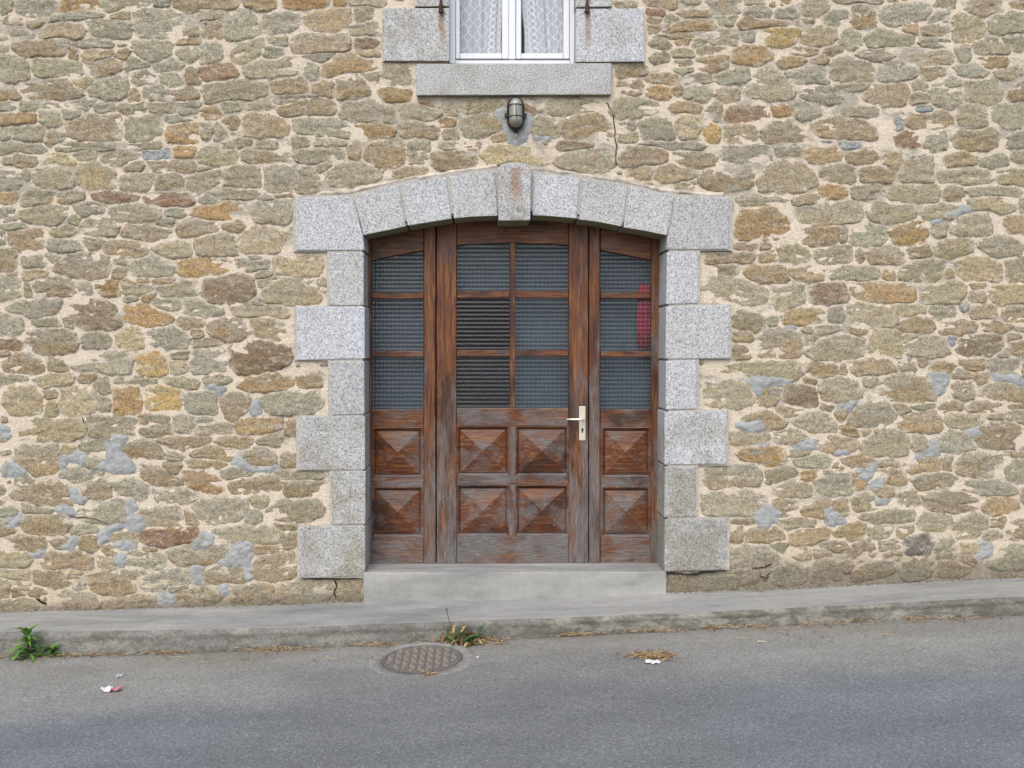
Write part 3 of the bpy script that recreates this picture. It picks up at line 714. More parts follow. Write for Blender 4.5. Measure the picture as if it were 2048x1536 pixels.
TILES['H'] = (1448, 400, 3.413, """
o 10 15 12 6 25 5 35 6 42 15 43 26 25 27 10 26|b 55 29 54 23 58 18 80 19 78 27 65 30|b 79 20 83 20 82 27 79 27|g 87 21 95 17 110 20 109 30 95 30 86 29|o 113 22 120 18 135 16 140 24 135 29 118 29|n 140 20 147 16 153 18 150 24 145 24
n 154 22 165 12 180 10 181 18 180 22 165 22|b 193 14 205 11 205 21 196 20|n 142 32 155 27 168 29 170 33 155 38 145 35|n 174 30 190 26 202 31 202 37 185 37|b 9 32 20 31 19 33 10 33|b 24 31 29 29 30 32 25 32|b -10 39 18 36 22 38 20 41 -12 43
b 24 38 34 35 36 41 26 42|t 37 33 50 32 57 37 57 42 48 44 38 40|n 61 35 75 32 88 33 88 40 75 43 63 41|b 90 36 92 35 94 39 92 41|b 97 36 110 33 121 36 121 42 112 41 100 43|b 126 35 140 32 140 37 127 38|b -8 47 7 46 8 49 -8 50
b 15 48 25 45 43 46 43 54 25 55 16 52|b 47 49 55 47 67 49 67 54 52 55|n 72 48 88 47 103 48 105 52 95 55 73 53|b 109 51 114 50 116 53 110 54|n 121 50 130 42 150 41 148 52 140 55 120 54|T 157 43 165 40 180 42 189 46 189 54 165 55 160 50
n 193 42 205 40 205 56 193 55|b 152 48 156 50 154 53 151 52|t -14 54 0 53 15 56 29 62 29 67 18 70 0 66 -14 62|n 36 60 53 57 54 70 38 74 35 68|d 57 60 70 57 81 57 85 65 84 69 72 71 60 69|o 86 58 105 58 131 60 130 67 115 68 105 69 90 65
t 134 62 145 60 158 57 164 60 162 70 135 70|b 168 58 178 58 176 59 170 60|b 168 63 178 63 177 69 168 69|t 181 60 205 60 205 70 190 70 181 66|n 86 72 100 71 115 76 117 82 115 86 88 85 86 80|t 115 72 135 73 137 77 125 78 117 75
g 142 73 157 73 157 80 142 80|s 163 71 167 71 167 74 163 74|b 168 73 185 72 184 80 172 81 167 78|b 193 75 205 73 205 83 193 81|b 8 80 13 76 28 82 28 88 20 88 8 85|g 30 82 34 81 35 85 31 86|y 41 80 50 76 67 76 66 83 55 85 43 83
g 72 75 79 74 81 80 78 84 72 81|b 120 84 130 80 143 82 143 88 135 91 120 88|b 146 87 155 83 172 85 170 90 150 91|b 175 84 190 85 198 86 190 90 178 88|g 198 86 205 85 205 90 199 89|b 7 91 18 91 18 96 8 96|b 8 99 16 99 16 108 8 108
b 20 100 26 91 35 88 52 92 53 100 52 107 40 108 25 107|b 53 88 59 87 59 90 54 90|n 63 88 80 86 75 90 65 92|b 85 88 98 89 92 92 86 90|n 56 104 65 95 78 92 97 95 97 105 80 108 60 108|t 98 104 100 92 108 88 120 90 121 106 110 106
n 123 92 133 92 128 96 124 96|n 123 100 132 95 150 95 152 104 140 107 125 104|d 160 98 165 94 190 94 190 102 180 105 165 105 159 102|b 192 94 202 93 200 95 193 96|s 154 94 157 94 157 98 154 97|b 195 98 205 96 205 107 197 105
g 188 104 194 102 194 108 188 107|n 58 94 63 94 60 98 58 97|t -13 118 25 111 50 111 54 116 50 122 25 121 -12 123|o 55 112 65 111 78 114 79 118 65 121 56 116|b 80 113 82 113 82 118 79 118|b 86 112 100 108 113 110 118 116 105 119 88 118
g 118 112 125 108 131 110 130 117 120 116|b 133 109 137 109 136 112 133 112|b 142 115 150 112 158 113 155 117 143 117|b 161 109 178 109 177 115 165 116|n 181 110 200 110 202 117 190 118 182 115|n -12 124 14 123 19 135 20 139 10 141 -12 138
b 25 130 30 126 37 127 36 136 30 141 25 138|d 40 127 50 125 60 129 65 134 62 139 50 140 42 135|n 66 124 80 122 90 124 94 132 90 137 70 138 66 134|b 105 130 108 122 120 119 138 122 142 132 145 136 130 138 107 135|b 55 122 63 124 62 125 56 124
n 96 122 104 121 104 126 96 125|n 157 125 170 124 170 134 165 137 158 135|b 155 118 165 117 168 120 158 121|b 170 119 180 119 176 124 171 124|b 174 132 182 126 195 128 205 134 205 135 185 136|b 67 140 74 140 74 143 68 143
b 147 142 155 139 163 140 162 144 150 144|b 165 141 180 139 190 141 188 144 167 144|b 194 141 205 138 205 142 196 143|n 128 141 140 139 145 141 135 144
""")
TILES['I'] = (1448, 800, 3.413, """
n 84 18 90 5 110 3 118 10 113 17 95 18|b 117 4 122 3 128 8 122 10 118 8|b 118 16 125 9 143 6 148 15 145 21 132 22 120 20|b 14 13 28 9 37 12 42 18 35 20 18 16|n 48 14 60 8 73 11 78 18 76 22 60 20|b 77 8 83 8 83 13 77 12|b 37 7 55 7 50 10 38 9
n 152 10 165 10 177 10 175 14 160 18 152 15|b 181 10 190 10 189 14 182 13|n 192 10 200 6 205 8 205 15 195 15|b 80 19 90 19 93 23 82 23|n 94 20 100 20 99 23 94 22|b 4 25 15 22 32 23 31 27 15 29 5 28|n 33 23 45 20 55 24 50 28 38 29 33 26
n 94 34 103 20 115 20 125 25 125 36 115 39 96 36|b 63 25 75 24 93 29 88 33 75 35 65 32|n 128 26 135 25 138 31 130 34|g 146 28 155 21 168 25 172 33 160 35 148 33|b 170 28 180 16 200 14 201 22 190 28 200 32 180 32|o 10 36 20 34 40 34 42 42 30 43 13 39
b 46 36 58 35 55 38 46 39|g 47 41 60 39 75 41 72 45 55 46|b 75 42 80 45 80 49 74 46|b 80 41 95 39 104 41 100 45 82 44|b 104 43 115 40 118 44 108 47|b 122 45 135 41 146 40 148 48 130 49|b 148 41 154 40 155 48 149 47
b 157 44 165 38 178 36 182 40 189 40 185 50 175 52 160 49|b 192 35 203 35 203 39 194 38|g 192 44 205 40 205 55 194 55|b -12 49 20 44 26 50 22 57 0 60 -12 58|n 28 48 45 46 50 50 35 55 29 55|o 54 50 63 48 64 52 60 55 54 54
g 61 56 70 50 85 50 88 60 85 64 72 65 62 60|o 86 52 92 50 96 56 92 60 86 58|b 102 50 110 46 118 48 125 56 115 57 103 54|b 129 55 135 51 155 51 160 54 152 60 135 60|g 157 57 175 55 195 58 199 63 185 64 160 61
n 34 60 45 55 60 57 61 63 45 67 36 64|b 104 62 114 60 114 64 105 64|n -14 66 0 63 20 61 30 70 24 76 15 78 -14 76|b 35 70 50 68 50 79 38 79 34 74|b 52 76 65 70 84 67 85 77 70 79 53 79|n 87 68 102 65 105 75 95 75 87 74
n 120 65 130 63 133 70 121 70|b 137 66 150 64 172 68 175 74 160 76 142 75|o 176 72 185 68 200 70 200 73 185 79 178 77|n 92 80 105 76 130 77 130 82 110 83 94 81|n 132 79 150 78 156 82 150 87 140 89 133 85|n 157 88 165 79 178 79 181 85 170 93 160 94
b 6 82 20 81 22 84 8 85|n 36 83 50 80 62 82 62 87 42 87|b 14 90 25 87 38 88 41 94 30 98 16 96|b 46 92 50 88 71 88 71 95 58 98 48 98|b 74 90 85 87 96 84 98 90 90 95 75 93|n 98 88 115 86 115 93 102 94 97 91
b 119 89 128 87 129 91 121 94|k 122 97 130 92 140 91 144 98 140 105 125 104|g 144 98 155 95 160 101 158 108 145 108|b 6 88 12 85 12 94 6 96|n 5 104 15 100 30 99 38 108 38 111 20 114 5 113|g 31 99 42 97 42 102 35 103
b 45 103 55 101 59 107 52 108|b 65 98 80 96 86 101 75 103 66 101|b 82 107 90 98 98 96 104 104 100 109 85 111|n 107 97 118 95 120 100 108 101|b 110 106 115 103 120 105 118 108 110 108|t 160 98 173 97 173 105 162 105
g 182 98 205 95 205 113 190 115 178 110|b 194 84 205 82 205 94 195 94|b 181 82 192 82 190 86 182 86|n 178 90 187 88 188 94 178 95|b 0 118 20 116 24 122 12 126 0 125|n 33 118 42 112 55 114 56 122 45 126 33 124
b 60 116 70 106 78 115 80 121 62 125|b 86 118 95 112 115 110 115 117 98 121 88 122|n 120 115 130 110 143 110 143 118 125 122|b 144 112 155 110 168 115 160 119 145 119|b 161 107 170 106 170 112 163 111|b 79 112 88 113 87 117 80 116
b 62 103 70 100 73 107 64 108|b 25 117 31 116 29 121 26 121
""")
TILES['J'] = (600, 180, 4.452, """
n 88 14 98 13 110 14 125 20 115 26 88 25|b 106 8 118 9 127 12 120 15 108 11|o 125 27 138 27 137 33 126 33|b 88 32 100 31 118 35 125 38 120 42 90 40|n 130 36 140 36 140 44 129 43|n 142 12 160 10 182 12 175 19 150 18 142 16
n 131 12 138 10 138 22 131 20|n 142 29 155 26 175 23 178 36 165 41 148 39 143 34|t 171 41 182 41 182 44 175 45|b 60 52 65 46 92 45 93 62 85 70 70 69 58 60|b 43 52 50 46 54 52 50 62 45 60|n 95 48 113 47 114 58 110 66 98 66 95 56
n 126 49 140 49 143 53 128 54|b 149 49 158 48 158 52 150 53|b 119 58 130 55 145 54 157 60 152 68 130 70 119 67|t 161 58 170 51 190 48 208 50 222 63 198 64 170 65|n 23 75 30 68 55 68 75 72 70 79 45 83 27 83|b 84 72 100 69 113 70 100 75 84 76
b 0 66 11 70 10 76 0 77
""")
TILES['K'] = (1040, 180, 4.452, """
n 25 14 35 10 60 11 75 16 70 18 45 21 28 22|b 0 15 10 18 12 20 0 17|n 9 32 15 27 30 28 34 37 30 39 12 37|b 38 32 45 24 68 22 80 32 84 43 65 42 40 40|n 82 18 90 9 105 8 124 12 120 21 100 24 85 22|n 88 40 105 38 104 43 90 44
n 90 31 101 29 100 36 90 36|g 108 32 115 26 130 28 138 43 120 44 110 42|t 138 30 145 22 158 25 161 33 155 42 142 44|b 140 14 150 11 160 14 158 21 140 20 135 17|n 165 18 175 10 180 20 176 29 165 23|y 165 32 176 33 175 45 168 43
n 32 64 40 57 60 53 78 55 84 68 70 71 38 68|b 33 50 42 47 65 48 66 51 40 54|b 88 66 95 54 110 50 130 55 130 62 110 68 90 68|g 105 48 120 46 165 50 160 53 130 51|b 138 56 155 55 174 60 172 66 155 68 142 66
b 95 72 118 70 117 77 97 75|b 121 72 135 69 157 72 155 79 130 80 121 78|b 160 78 168 71 206 70 207 86 175 87 160 82|t 140 85 155 81 155 86 142 86
""")
TILES['L'] = (1200, 0, 5.12, """
b 45 2 75 0 74 8 60 8 48 6|n 82 0 102 0 102 4 88 4|g 110 0 145 0 144 10 130 16 118 12 110 5|b 78 14 95 9 108 9 111 16 100 18 85 16|r 50 10 65 11 65 16 52 15|n 70 18 78 17 78 23 69 24|b 52 18 62 20 60 23 53 22
b 66 32 80 24 100 20 118 23 118 30 95 32 70 34|g 118 18 140 17 136 24 122 22|b 52 28 58 28 57 32 53 32|b 53 44 58 39 66 40 72 47 62 49|o 78 42 82 38 95 39 90 46 80 46|g 95 40 108 38 104 46 96 47|n 60 36 75 34 108 33 108 38 80 40
n 114 38 122 30 140 32 142 42 138 46 115 46|n 74 52 85 49 96 55 96 58 76 58|b 100 50 128 47 129 55 105 57|b 99 62 110 57 130 56 130 68 115 75 103 73 98 68|b 54 60 60 56 70 58 68 62 56 62|b 78 63 92 62 92 67 80 67|g 78 72 90 69 97 73 85 77
b 18 67 45 66 45 74 20 77|b 46 80 60 78 80 78 76 85 60 84|g 85 82 95 75 110 77 116 82 105 85 86 86|g 119 80 130 73 150 71 153 78 140 86 122 83|b 20 86 42 83 43 92 40 98 22 95|o 50 92 58 88 68 90 72 98 62 101 52 98|b 76 90 82 90 83 94 76 94
g 88 92 100 85 112 90 115 98 105 102 89 100|b 116 97 130 92 141 90 140 100 128 103
""")
TILES['Z'] = (0, 0, 10.0, """
n 580 1163 664 1161 668 1186 640 1202 560 1204|n 678 1159 724 1159 723 1201 672 1204|b 1337 1150 1398 1148 1398 1188 1337 1190|n 1403 1146 1480 1150 1472 1180 1404 1186
""")
PATCHES = [('E', """140 62 146 59 154 63 150 68 143 66|171 72 176 71 179 78 176 84 172 82|70 98 85 95 88 100 83 104 84 110 90 115 93 120 85 122 70 118 60 122 62 118 72 114 74 106
42 110 50 108 54 107 60 110 57 117 52 113 45 115 43 120 41 115|157 116 164 107 168 110 168 116 178 119 190 115 188 119 175 121 160 118|2 115 8 113 12 118 18 119 19 124 8 122 2 124|0 88 6 92 6 98 0 100|47 132 50 132 54 138 60 139 55 143 50 140"""),
('F', """38 39 46 38 52 43 48 45 40 43|86 36 90 33 94 36 92 44 98 46 99 53 90 56 85 52 75 57 73 62 68 66 66 62 68 56 78 51 84 46 87 42|5 46 14 43 14 49 8 54 5 52|46 61 55 59 54 66 46 68 38 66 46 64|78 64 85 61 94 65 92 68 80 67
20 70 30 68 30 72 22 74|77 71 85 70 85 79 78 79|128 63 136 62 135 57 143 56 146 64 140 68 130 66|148 76 158 72 158 64 170 61 173 66 168 70 173 72 170 76 174 80 172 88 166 88 167 80 155 80|130 80 136 77 140 80 137 86 140 92 132 93 131 86|107 100 114 96 120 100 118 105 110 106|148 94 154 91 157 97 152 100"""),
('H', """15 122 30 120 48 122 44 126 28 127 26 133 22 135 18 128|42 85 48 82 50 88 47 92 41 93|140 118 153 117 153 125 148 132 143 134 142 126 135 122|182 118 195 118 205 122 205 128 195 126 186 122|77 138 90 136 90 141 82 146 77 144|140 15 158 7 167 3 170 6 158 11 143 17"""),
('I', """8 16 18 15 26 14 30 20 20 22 12 20|15 34 18 30 30 28 30 33 25 36 17 36|46 30 55 27 63 29 64 33 56 35 48 33|74 36 85 32 90 33 84 37 76 38|130 36 140 32 141 28 146 27 148 36 140 40 130 41|165 20 176 20 176 25 168 26|90 48 100 44 105 43 100 52 96 57 92 52
100 56 108 54 109 59 102 62|103 68 112 65 113 69 106 72|20 80 28 71 37 73 38 80 33 85 28 88 22 84|68 74 72 72 76 77 83 81 82 85 70 85|173 98 178 96 183 99 182 106 175 110 172 106"""),
('Z', "986 226 1010 212 1056 222 1070 240 1056 262 1046 286 1030 291 1015 280 1004 255 990 244|1066 272 1080 268 1100 274 1096 282 1072 281")]
TINT = {'g': (0.298, 0.282, 0.205), 'n': (0.322, 0.284, 0.194), 'b': (0.302, 0.232, 0.138), 'o': (0.340, 0.228, 0.110), 't': (0.380, 0.320, 0.203),
        'T': (0.385, 0.312, 0.188), 'y': (0.440, 0.312, 0.125), 'd': (0.208, 0.150, 0.098), 'r': (0.232, 0.142, 0.087), 's': (0.255, 0.293, 0.325), 'k': (0.143, 0.132, 0.120)}


def to_px(tile, nums):
    ox, oy, s = TILES[tile][:3]
    return [(ox + nums[i] * 10 / s, oy + nums[i + 1] * 10 / s) for i in range(0, len(nums), 2)]


# ------------------------------------------------------------------ the house: empty root, mortar core, stones
house = empty('stone_house', (P(1030, 1140).x, 0.0, P(1030, 1200).z))
tag(house, 'rubble stone house front with granite door arch and white window', 'house')

X0, X1 = P(0, 700).x - 1.5, P(2048, 700).x + 1.5
Z0, Z1 = P(0, 1222).z - 0.35, P(1024, 0).z + 1.0
RES = 0.006
NX, NZ = int((X1 - X0) / RES), int((Z1 - Z0) / RES)
OCC = np.zeros((NX, NZ), dtype=bool)


def cell(x, z):
    return int((x - X0) / RES), int((z - Z0) / RES)


def poly_mask(pts, grow=0.0):
    """Raster mask of an outline [(x, z)] and its slice of the occupancy grid."""
    a = np.array(pts)
    i0, k0 = cell(*(a.min(0) - 0.01 - grow))
    i1, k1 = cell(*(a.max(0) + 0.01 + grow))
    i0, k0, i1, k1 = max(i0, 0), max(k0, 0), min(i1 + 1, NX), min(k1 + 1, NZ)
    if i1 <= i0 or k1 <= k0: return None
    gx = X0 + (np.arange(i0, i1) + 0.5)[:, None] * RES
    gz = Z0 + (np.arange(k0, k1) + 0.5)[None, :] * RES
    ins = np.zeros((i1 - i0, k1 - k0), dtype=bool)
    n = len(a)
    for q in range(n):
        xa, za = a[q]
        xb, zb = a[(q + 1) % n]
        if za == zb: continue
        c = ((za > gz) != (zb > gz)) & (gx < (xb - xa) * (gz - za) / (zb - za) + xa)
        ins ^= c
    return ins, (slice(i0, i1), slice(k0, k1))


# granite blocks first: they reserve their place in the wall
YG = -0.030
GR = {}
gran = []                                                   # (pixel outline, front y, depth, dirty, name)
def G(pts, y=YG, d=0.27, dirty=False, name='granite_block', joint=True): gran.append((pts, y, d, dirty, name))
G([(591, 396), (704, 393), (727, 471), (729, 500), (592, 501)])
G([(658, 505), (728, 504), (728, 611), (658, 612)])
G([(592, 614), (729, 613), (729, 718), (594, 720)])
G([(660, 723), (729, 722), (730, 829), (662, 830)])
G([(596, 834), (731, 832), (731, 939), (599, 940)], dirty=True)
G([(663, 943), (731, 942), (731, 1049), (664, 1049)], dirty=True)
G([(598, 1053), (731, 1052), (731, 1152), (600, 1157)], dirty=True)
G([(707, 392), (752, 380), (797, 370), (812, 452), (770, 461), (727, 471)])
G([(802, 369), (848, 360), (893, 354), (903, 438), (860, 444), (816, 452)])
G([(899, 353), (945, 346), (989, 343), (995, 431), (950, 433), (907, 437)])
G([(1067, 347), (1115, 350), (1160, 356), (1153, 438), (1110, 433), (1065, 431)])
G([(1165, 357), (1212, 363), (1256, 371), (1244, 454), (1200, 445), (1158, 439)])
G([(1260, 373), (1305, 381), (1349, 391), (1334, 471), (1290, 462), (1248, 455)])
G([(1354, 394), (1461, 397), (1459, 499), (1333, 500), (1335, 471)])
G([(1333, 504), (1396, 503), (1396, 607), (1333, 608)])
G([(1332, 612), (1459, 610), (1459, 716), (1332, 718)])
G([(1331, 721), (1394, 720), (1393, 818), (1331, 819)])
G([(1330, 823), (1453, 821), (1453, 929), (1330, 930)], dirty=True)
G([(1329, 933), (1392, 933), (1392, 1034), (1329, 1035)], dirty=True)
G([(1329, 1038), (1455, 1037), (1453, 1139), (1329, 1144)], dirty=True)
G([(764, 17), (899, 16), (899, 121), (766, 122)], dirty=True)
G([(830, -190), (899, -190), (899, 13), (830, 14)], dirty=True)
G([(1152, 18), (1288, 16), (1289, 124), (1152, 124)], dirty=True)
G([(1152, -190), (1224, -190), (1224, 13), (1152, 15)], dirty=True)
G([(831, 127), (1224, 126), (1223, 190), (833, 191)], y=-0.042, d=0.25, dirty=True, name='window_sill_stone')
G([(995, 340), (1003, 328), (1020, 324), (1045, 324), (1058, 330), (1063, 342), (1061, 441), (996, 441)], y=-0.072, d=0.30, dirty=True, name='keystone')

DOOR_PX = [(727, 471), (808, 454), (905, 437), (995, 431), (1065, 431), (1155, 438), (1246, 455), (1335, 471), (1331, 1150), (730, 1150)]
WIN_PX = [(899, -190), (1152, -190), (1152, 127), (899, 127)]
STEP_PX = [(727, 1145), (1333, 1143), (1333, 1230), (727, 1230)]
OPEN = np.zeros((NX, NZ), dtype=bool)


def xz(pts, y=0.0):
    return [(P(a, b, y).x, P(a, b, y).z) for a, b in pts]


for pts, y, d, dirty, nm in gran:
    m, sl = poly_mask(xz(pts, y))
    OCC[sl] |= m
for pp in (DOOR_PX, WIN_PX, STEP_PX):
    m, sl = poly_mask(xz(pp))
    OCC[sl] |= m
for pp in (DOOR_PX, WIN_PX):
    m, sl = poly_mask(xz(pp))
    OPEN[sl] |= m

# mortar core: a fine sheet with its own lumps, left open at door and window
G_ST = 0.020
gx = np.arange(X0, X1 + G_ST, G_ST)
gz = np.arange(Z0, Z1 + G_ST, G_ST)
vv = []
for x in gx:
    for z in gz:
        v = noise.noise((x * 6, 3.1, z * 9)) * 0.004 + noise.noise((x * 23, 7.7, z * 23)) * 0.0028
        vv.append((x, v, z))
fs = []
nz_ = len(gz)
for i in range(len(gx) - 1):
    for k in range(nz_ - 1):
        ci, ck = cell(gx[i] + G_ST / 2, gz[k] + G_ST / 2)
        if any(0 <= ci + a_ < NX and 0 <= ck + b_ < NZ and OPEN[ci + a_, ck + b_] for a_ in (-2, 0, 2) for b_ in (-2, 0, 2)): continue
        fs.append((i * nz_ + k, (i + 1) * nz_ + k, (i + 1) * nz_ + k + 1, i * nz_ + k + 1))
mortar = mesh_obj('mortar_wall', vv, fs, M['mortar'], house, smooth=True)

# --- stones
stones = []                                                  # (outline xz, letter)


def area(p):
    a = np.array(p)
    return 0.5 * abs(np.sum(a[:, 0] * np.roll(a[:, 1], -1) - a[:, 1] * np.roll(a[:, 0], -1)))


HOLD = np.zeros((NX, NZ), dtype=bool)
for T in 'ABDCEFGHIJKLZ':
    for ent in TILES[T][3].replace('\n', '|').split('|'):
        ent = ent.split()
        if not ent: continue
        pts = xz(to_px(T, [float(v) for v in ent[1:]]))
        # stones that run out of the frame go on beyond it
        xm, xM = P(2, 700).x, P(2046, 700).x
        pts = [(x - random.uniform(0.02, 0.16) if x < xm else (x + random.uniform(0.02, 0.16) if x > xM else x), z) for x, z in pts]
        zt = P(1024, 2).z
        ext = random.uniform(0.02, 0.07)
        pts = [(x, z + ext if z > zt else z) for x, z in pts]
        r = poly_mask(pts)
        if r is None: continue
        m, sl = r
        if m.sum() < 4: continue
        if (m & OCC[sl]).sum() > 0.30 * m.sum(): continue
        OCC[sl] |= m
        stones.append((pts, ent[0]))
n_survey = len(stones)

# the wall goes on in rough courses beyond the edges of the photograph
def rough_courses(xa, xb, za, zb):
    z = za
    while z < zb:
        h = random.uniform(0.07, 0.135)
        x = xa - random.uniform(0, 0.1)
        while x < xb:
            w = random.uniform(0.10, 0.36)
            parts_ = [(z, h)] if random.random() < 0.65 else [(z, h * 0.48), (z + h * 0.52, h * 0.48)]
            for z_, h_ in parts_:
                m_ = 0.006
                pts = [(x + m_ + random.uniform(0, .02), z_ + h_ - m_ - random.uniform(0, .012)), (x + w * 0.5, z_ + h_ - m_ + random.uniform(-.004, .01)),
                       (x + w - m_ - random.uniform(0, .02), z_ + h_ - m_ - random.uniform(0, .015)), (x + w - m_, z_ + h_ * 0.45),
                       (x + w - m_ - random.uniform(0, .03), z_ + m_ + random.uniform(0, .015)), (x + w * 0.45, z_ + m_ - random.uniform(-.004, .008)), (x + m_ + random.uniform(0, .03), z_ + m_ + random.uniform(0, .015)), (x + m_, z_ + h_ * 0.5)]
                r_ = poly_mask(pts)
                if r_ is None: continue
                m, sl = r_
                if m.sum() < 4 or (m & OCC[sl]).any(): continue
                OCC[sl] |= m
                stones.append((pts, random.choice('ggnnnbbbto')))
            x += w
        z += h


rough_courses(X0 + 0.02, X0 + 1.62, Z0, Z1)
rough_courses(X1 - 1.62, X1 - 0.02, Z0, Z1)
rough_courses(X0 + 1.5, X1 - 1.5, Z1 - 1.04, Z1)

# every traced stone is let out until a normal joint is left between it and its neighbours
LAB = np.zeros((NX, NZ), dtype=np.int32)
LAB[OCC] = 100000
for i_, (pts, l_) in enumerate(stones):
    m, sl = poly_mask(pts)
    LAB[sl][m] = i_ + 1


def resample(pts, n):
    a = np.vstack([pts, pts[:1]])
    seg = np.linalg.norm(np.diff(a, axis=0), axis=1)
    s_ = np.concatenate([[0], np.cumsum(seg)])
    t_ = np.linspace(0, s_[-1], n, endpoint=False)
    return np.stack([np.interp(t_, s_, a[:, 0]), np.interp(t_, s_, a[:, 1])], 1)


def let_out(reach, gap):
    order_ = list(range(len(stones)))
    random.shuffle(order_)
    for i_ in order_:
        pts, l_ = stones[i_]
        o = resample(np.array(pts), 30)
        nrm_ = np.roll(o, -1, 0) - np.roll(o, 1, 0)
        nrm_ = np.stack([nrm_[:, 1], -nrm_[:, 0]], 1)
        nrm_ /= np.linalg.norm(nrm_, axis=1)[:, None] + 1e-9
        sg = np.sum((np.roll(o, -1, 0)[:, 0] - o[:, 0]) * (np.roll(o, -1, 0)[:, 1] + o[:, 1]))
        if sg > 0: nrm_ = -nrm_
        size_ = math.sqrt(max(1e-6, 0.5 * abs(sg)))
        mx = min(reach, size_ * 0.4)
        g = np.zeros(30)
        for q in range(30):
            t_ = 0.0
            while t_ < mx:
                hit = False
                for side_ in (-0.5, 0.0, 0.5):
                    d_ = nrm_[q] + np.array([-nrm_[q][1], nrm_[q][0]]) * side_
                    x, z = o[q] + d_ * (t_ + gap)
                    ci, ck = cell(x, z)
                    if not (0 <= ci < NX and 0 <= ck < NZ) or LAB[ci, ck] not in (0, i_ + 1):
                        hit = True
                if hit: break
                t_ += 0.002
            g[q] = t_
        g = np.minimum(g, np.minimum(np.roll(g, 1), np.roll(g, -1)) + 0.006)
        g = (g + np.roll(g, 1) * 0.5 + np.roll(g, -1) * 0.5) / 2
        o = o + nrm_ * g[:, None]
        m, sl = poly_mask(o)
        L = LAB[sl]
        L[m & (L == 0)] = i_ + 1
        OCC[sl] |= m
        stones[i_] = ([tuple(v) for v in o], l_)


JOINT = 0.0088
let_out(0.010, JOINT)
let_out(0.017, JOINT)

# small filler stones in the wide joints, and the unseen wall beyond the frame


def try_fill(n, wr, hr, gap, inside):
    for _ in range(n):
        if inside:
            x, z = random.uniform(X0 + 1.45, X1 - 1.45), random.uniform(Z0 + 0.3, Z1 - 0.95)
        else:
            x, z = random.uniform(X0 + 0.05, X1 - 0.05), random.uniform(Z0 + 0.05, Z1 - 0.05)
            px_in = X0 + 1.45 < x < X1 - 1.45 and z < Z1 - 0.97
            if px_in: continue
        w, h = random.uniform(*wr), random.uniform(*hr)
        i0, k0 = cell(x - w / 2 - gap, z - h / 2 - gap)
        i1, k1 = cell(x + w / 2 + gap, z + h / 2 + gap)
        if i0 < 0 or k0 < 0 or i1 >= NX or k1 >= NZ: continue
        if OCC[i0:i1 + 1, k0:k1 + 1].any(): continue
        n_ = random.choice((6, 7, 8))
        ph = random.uniform(0, 6)
        sl_ = random.uniform(-0.12, 0.12)
        pts = []
        for q in range(n_):
            a = ph + 2 * math.pi * (q + random.uniform(-0.2, 0.2)) / n_
            ca, sa = math.cos(a), math.sin(a)
            e = 0.62
            dx = math.copysign(abs(ca) ** e, ca) * w / 2 * random.uniform(0.85, 1.05)
            dz = math.copysign(abs(sa) ** e, sa) * h / 2 * random.uniform(0.85, 1.05)
            pts.append((x + dx, z + dz + dx * sl_))
        m, sl = poly_mask(pts)
        OCC[sl] |= m
        stones.append((pts, random.choice('ggnnnbbt')))


try_fill(2600, (0.18, 0.40), (0.08, 0.15), 0.012, False)
try_fill(3500, (0.08, 0.2), (0.05, 0.09), 0.010, False)
try_fill(4000, (0.05, 0.16), (0.028, 0.06), 0.010, True)
try_fill(9000, (0.022, 0.09), (0.016, 0.034), 0.0085, True)


def smooth_outline(pts, n):
    a = np.array(pts)
    for _ in range(2):
        b = np.roll(a, -1, 0)
        q = np.empty((len(a) * 2, 2))
        cut = 0.22
        q[0::2] = a * (1 - cut) + b * cut
        q[1::2] = a * cut + b * (1 - cut)
        a = q
    seg = np.linalg.norm(np.roll(a, -1, 0) - a, axis=1)
    s = np.concatenate([[0], np.cumsum(seg)])
    aa = np.vstack([a, a[:1]])
    t = np.linspace(0, s[-1], n, endpoint=False)
    return np.stack([np.interp(t, s, aa[:, 0]), np.interp(t, s, aa[:, 1])], 1)


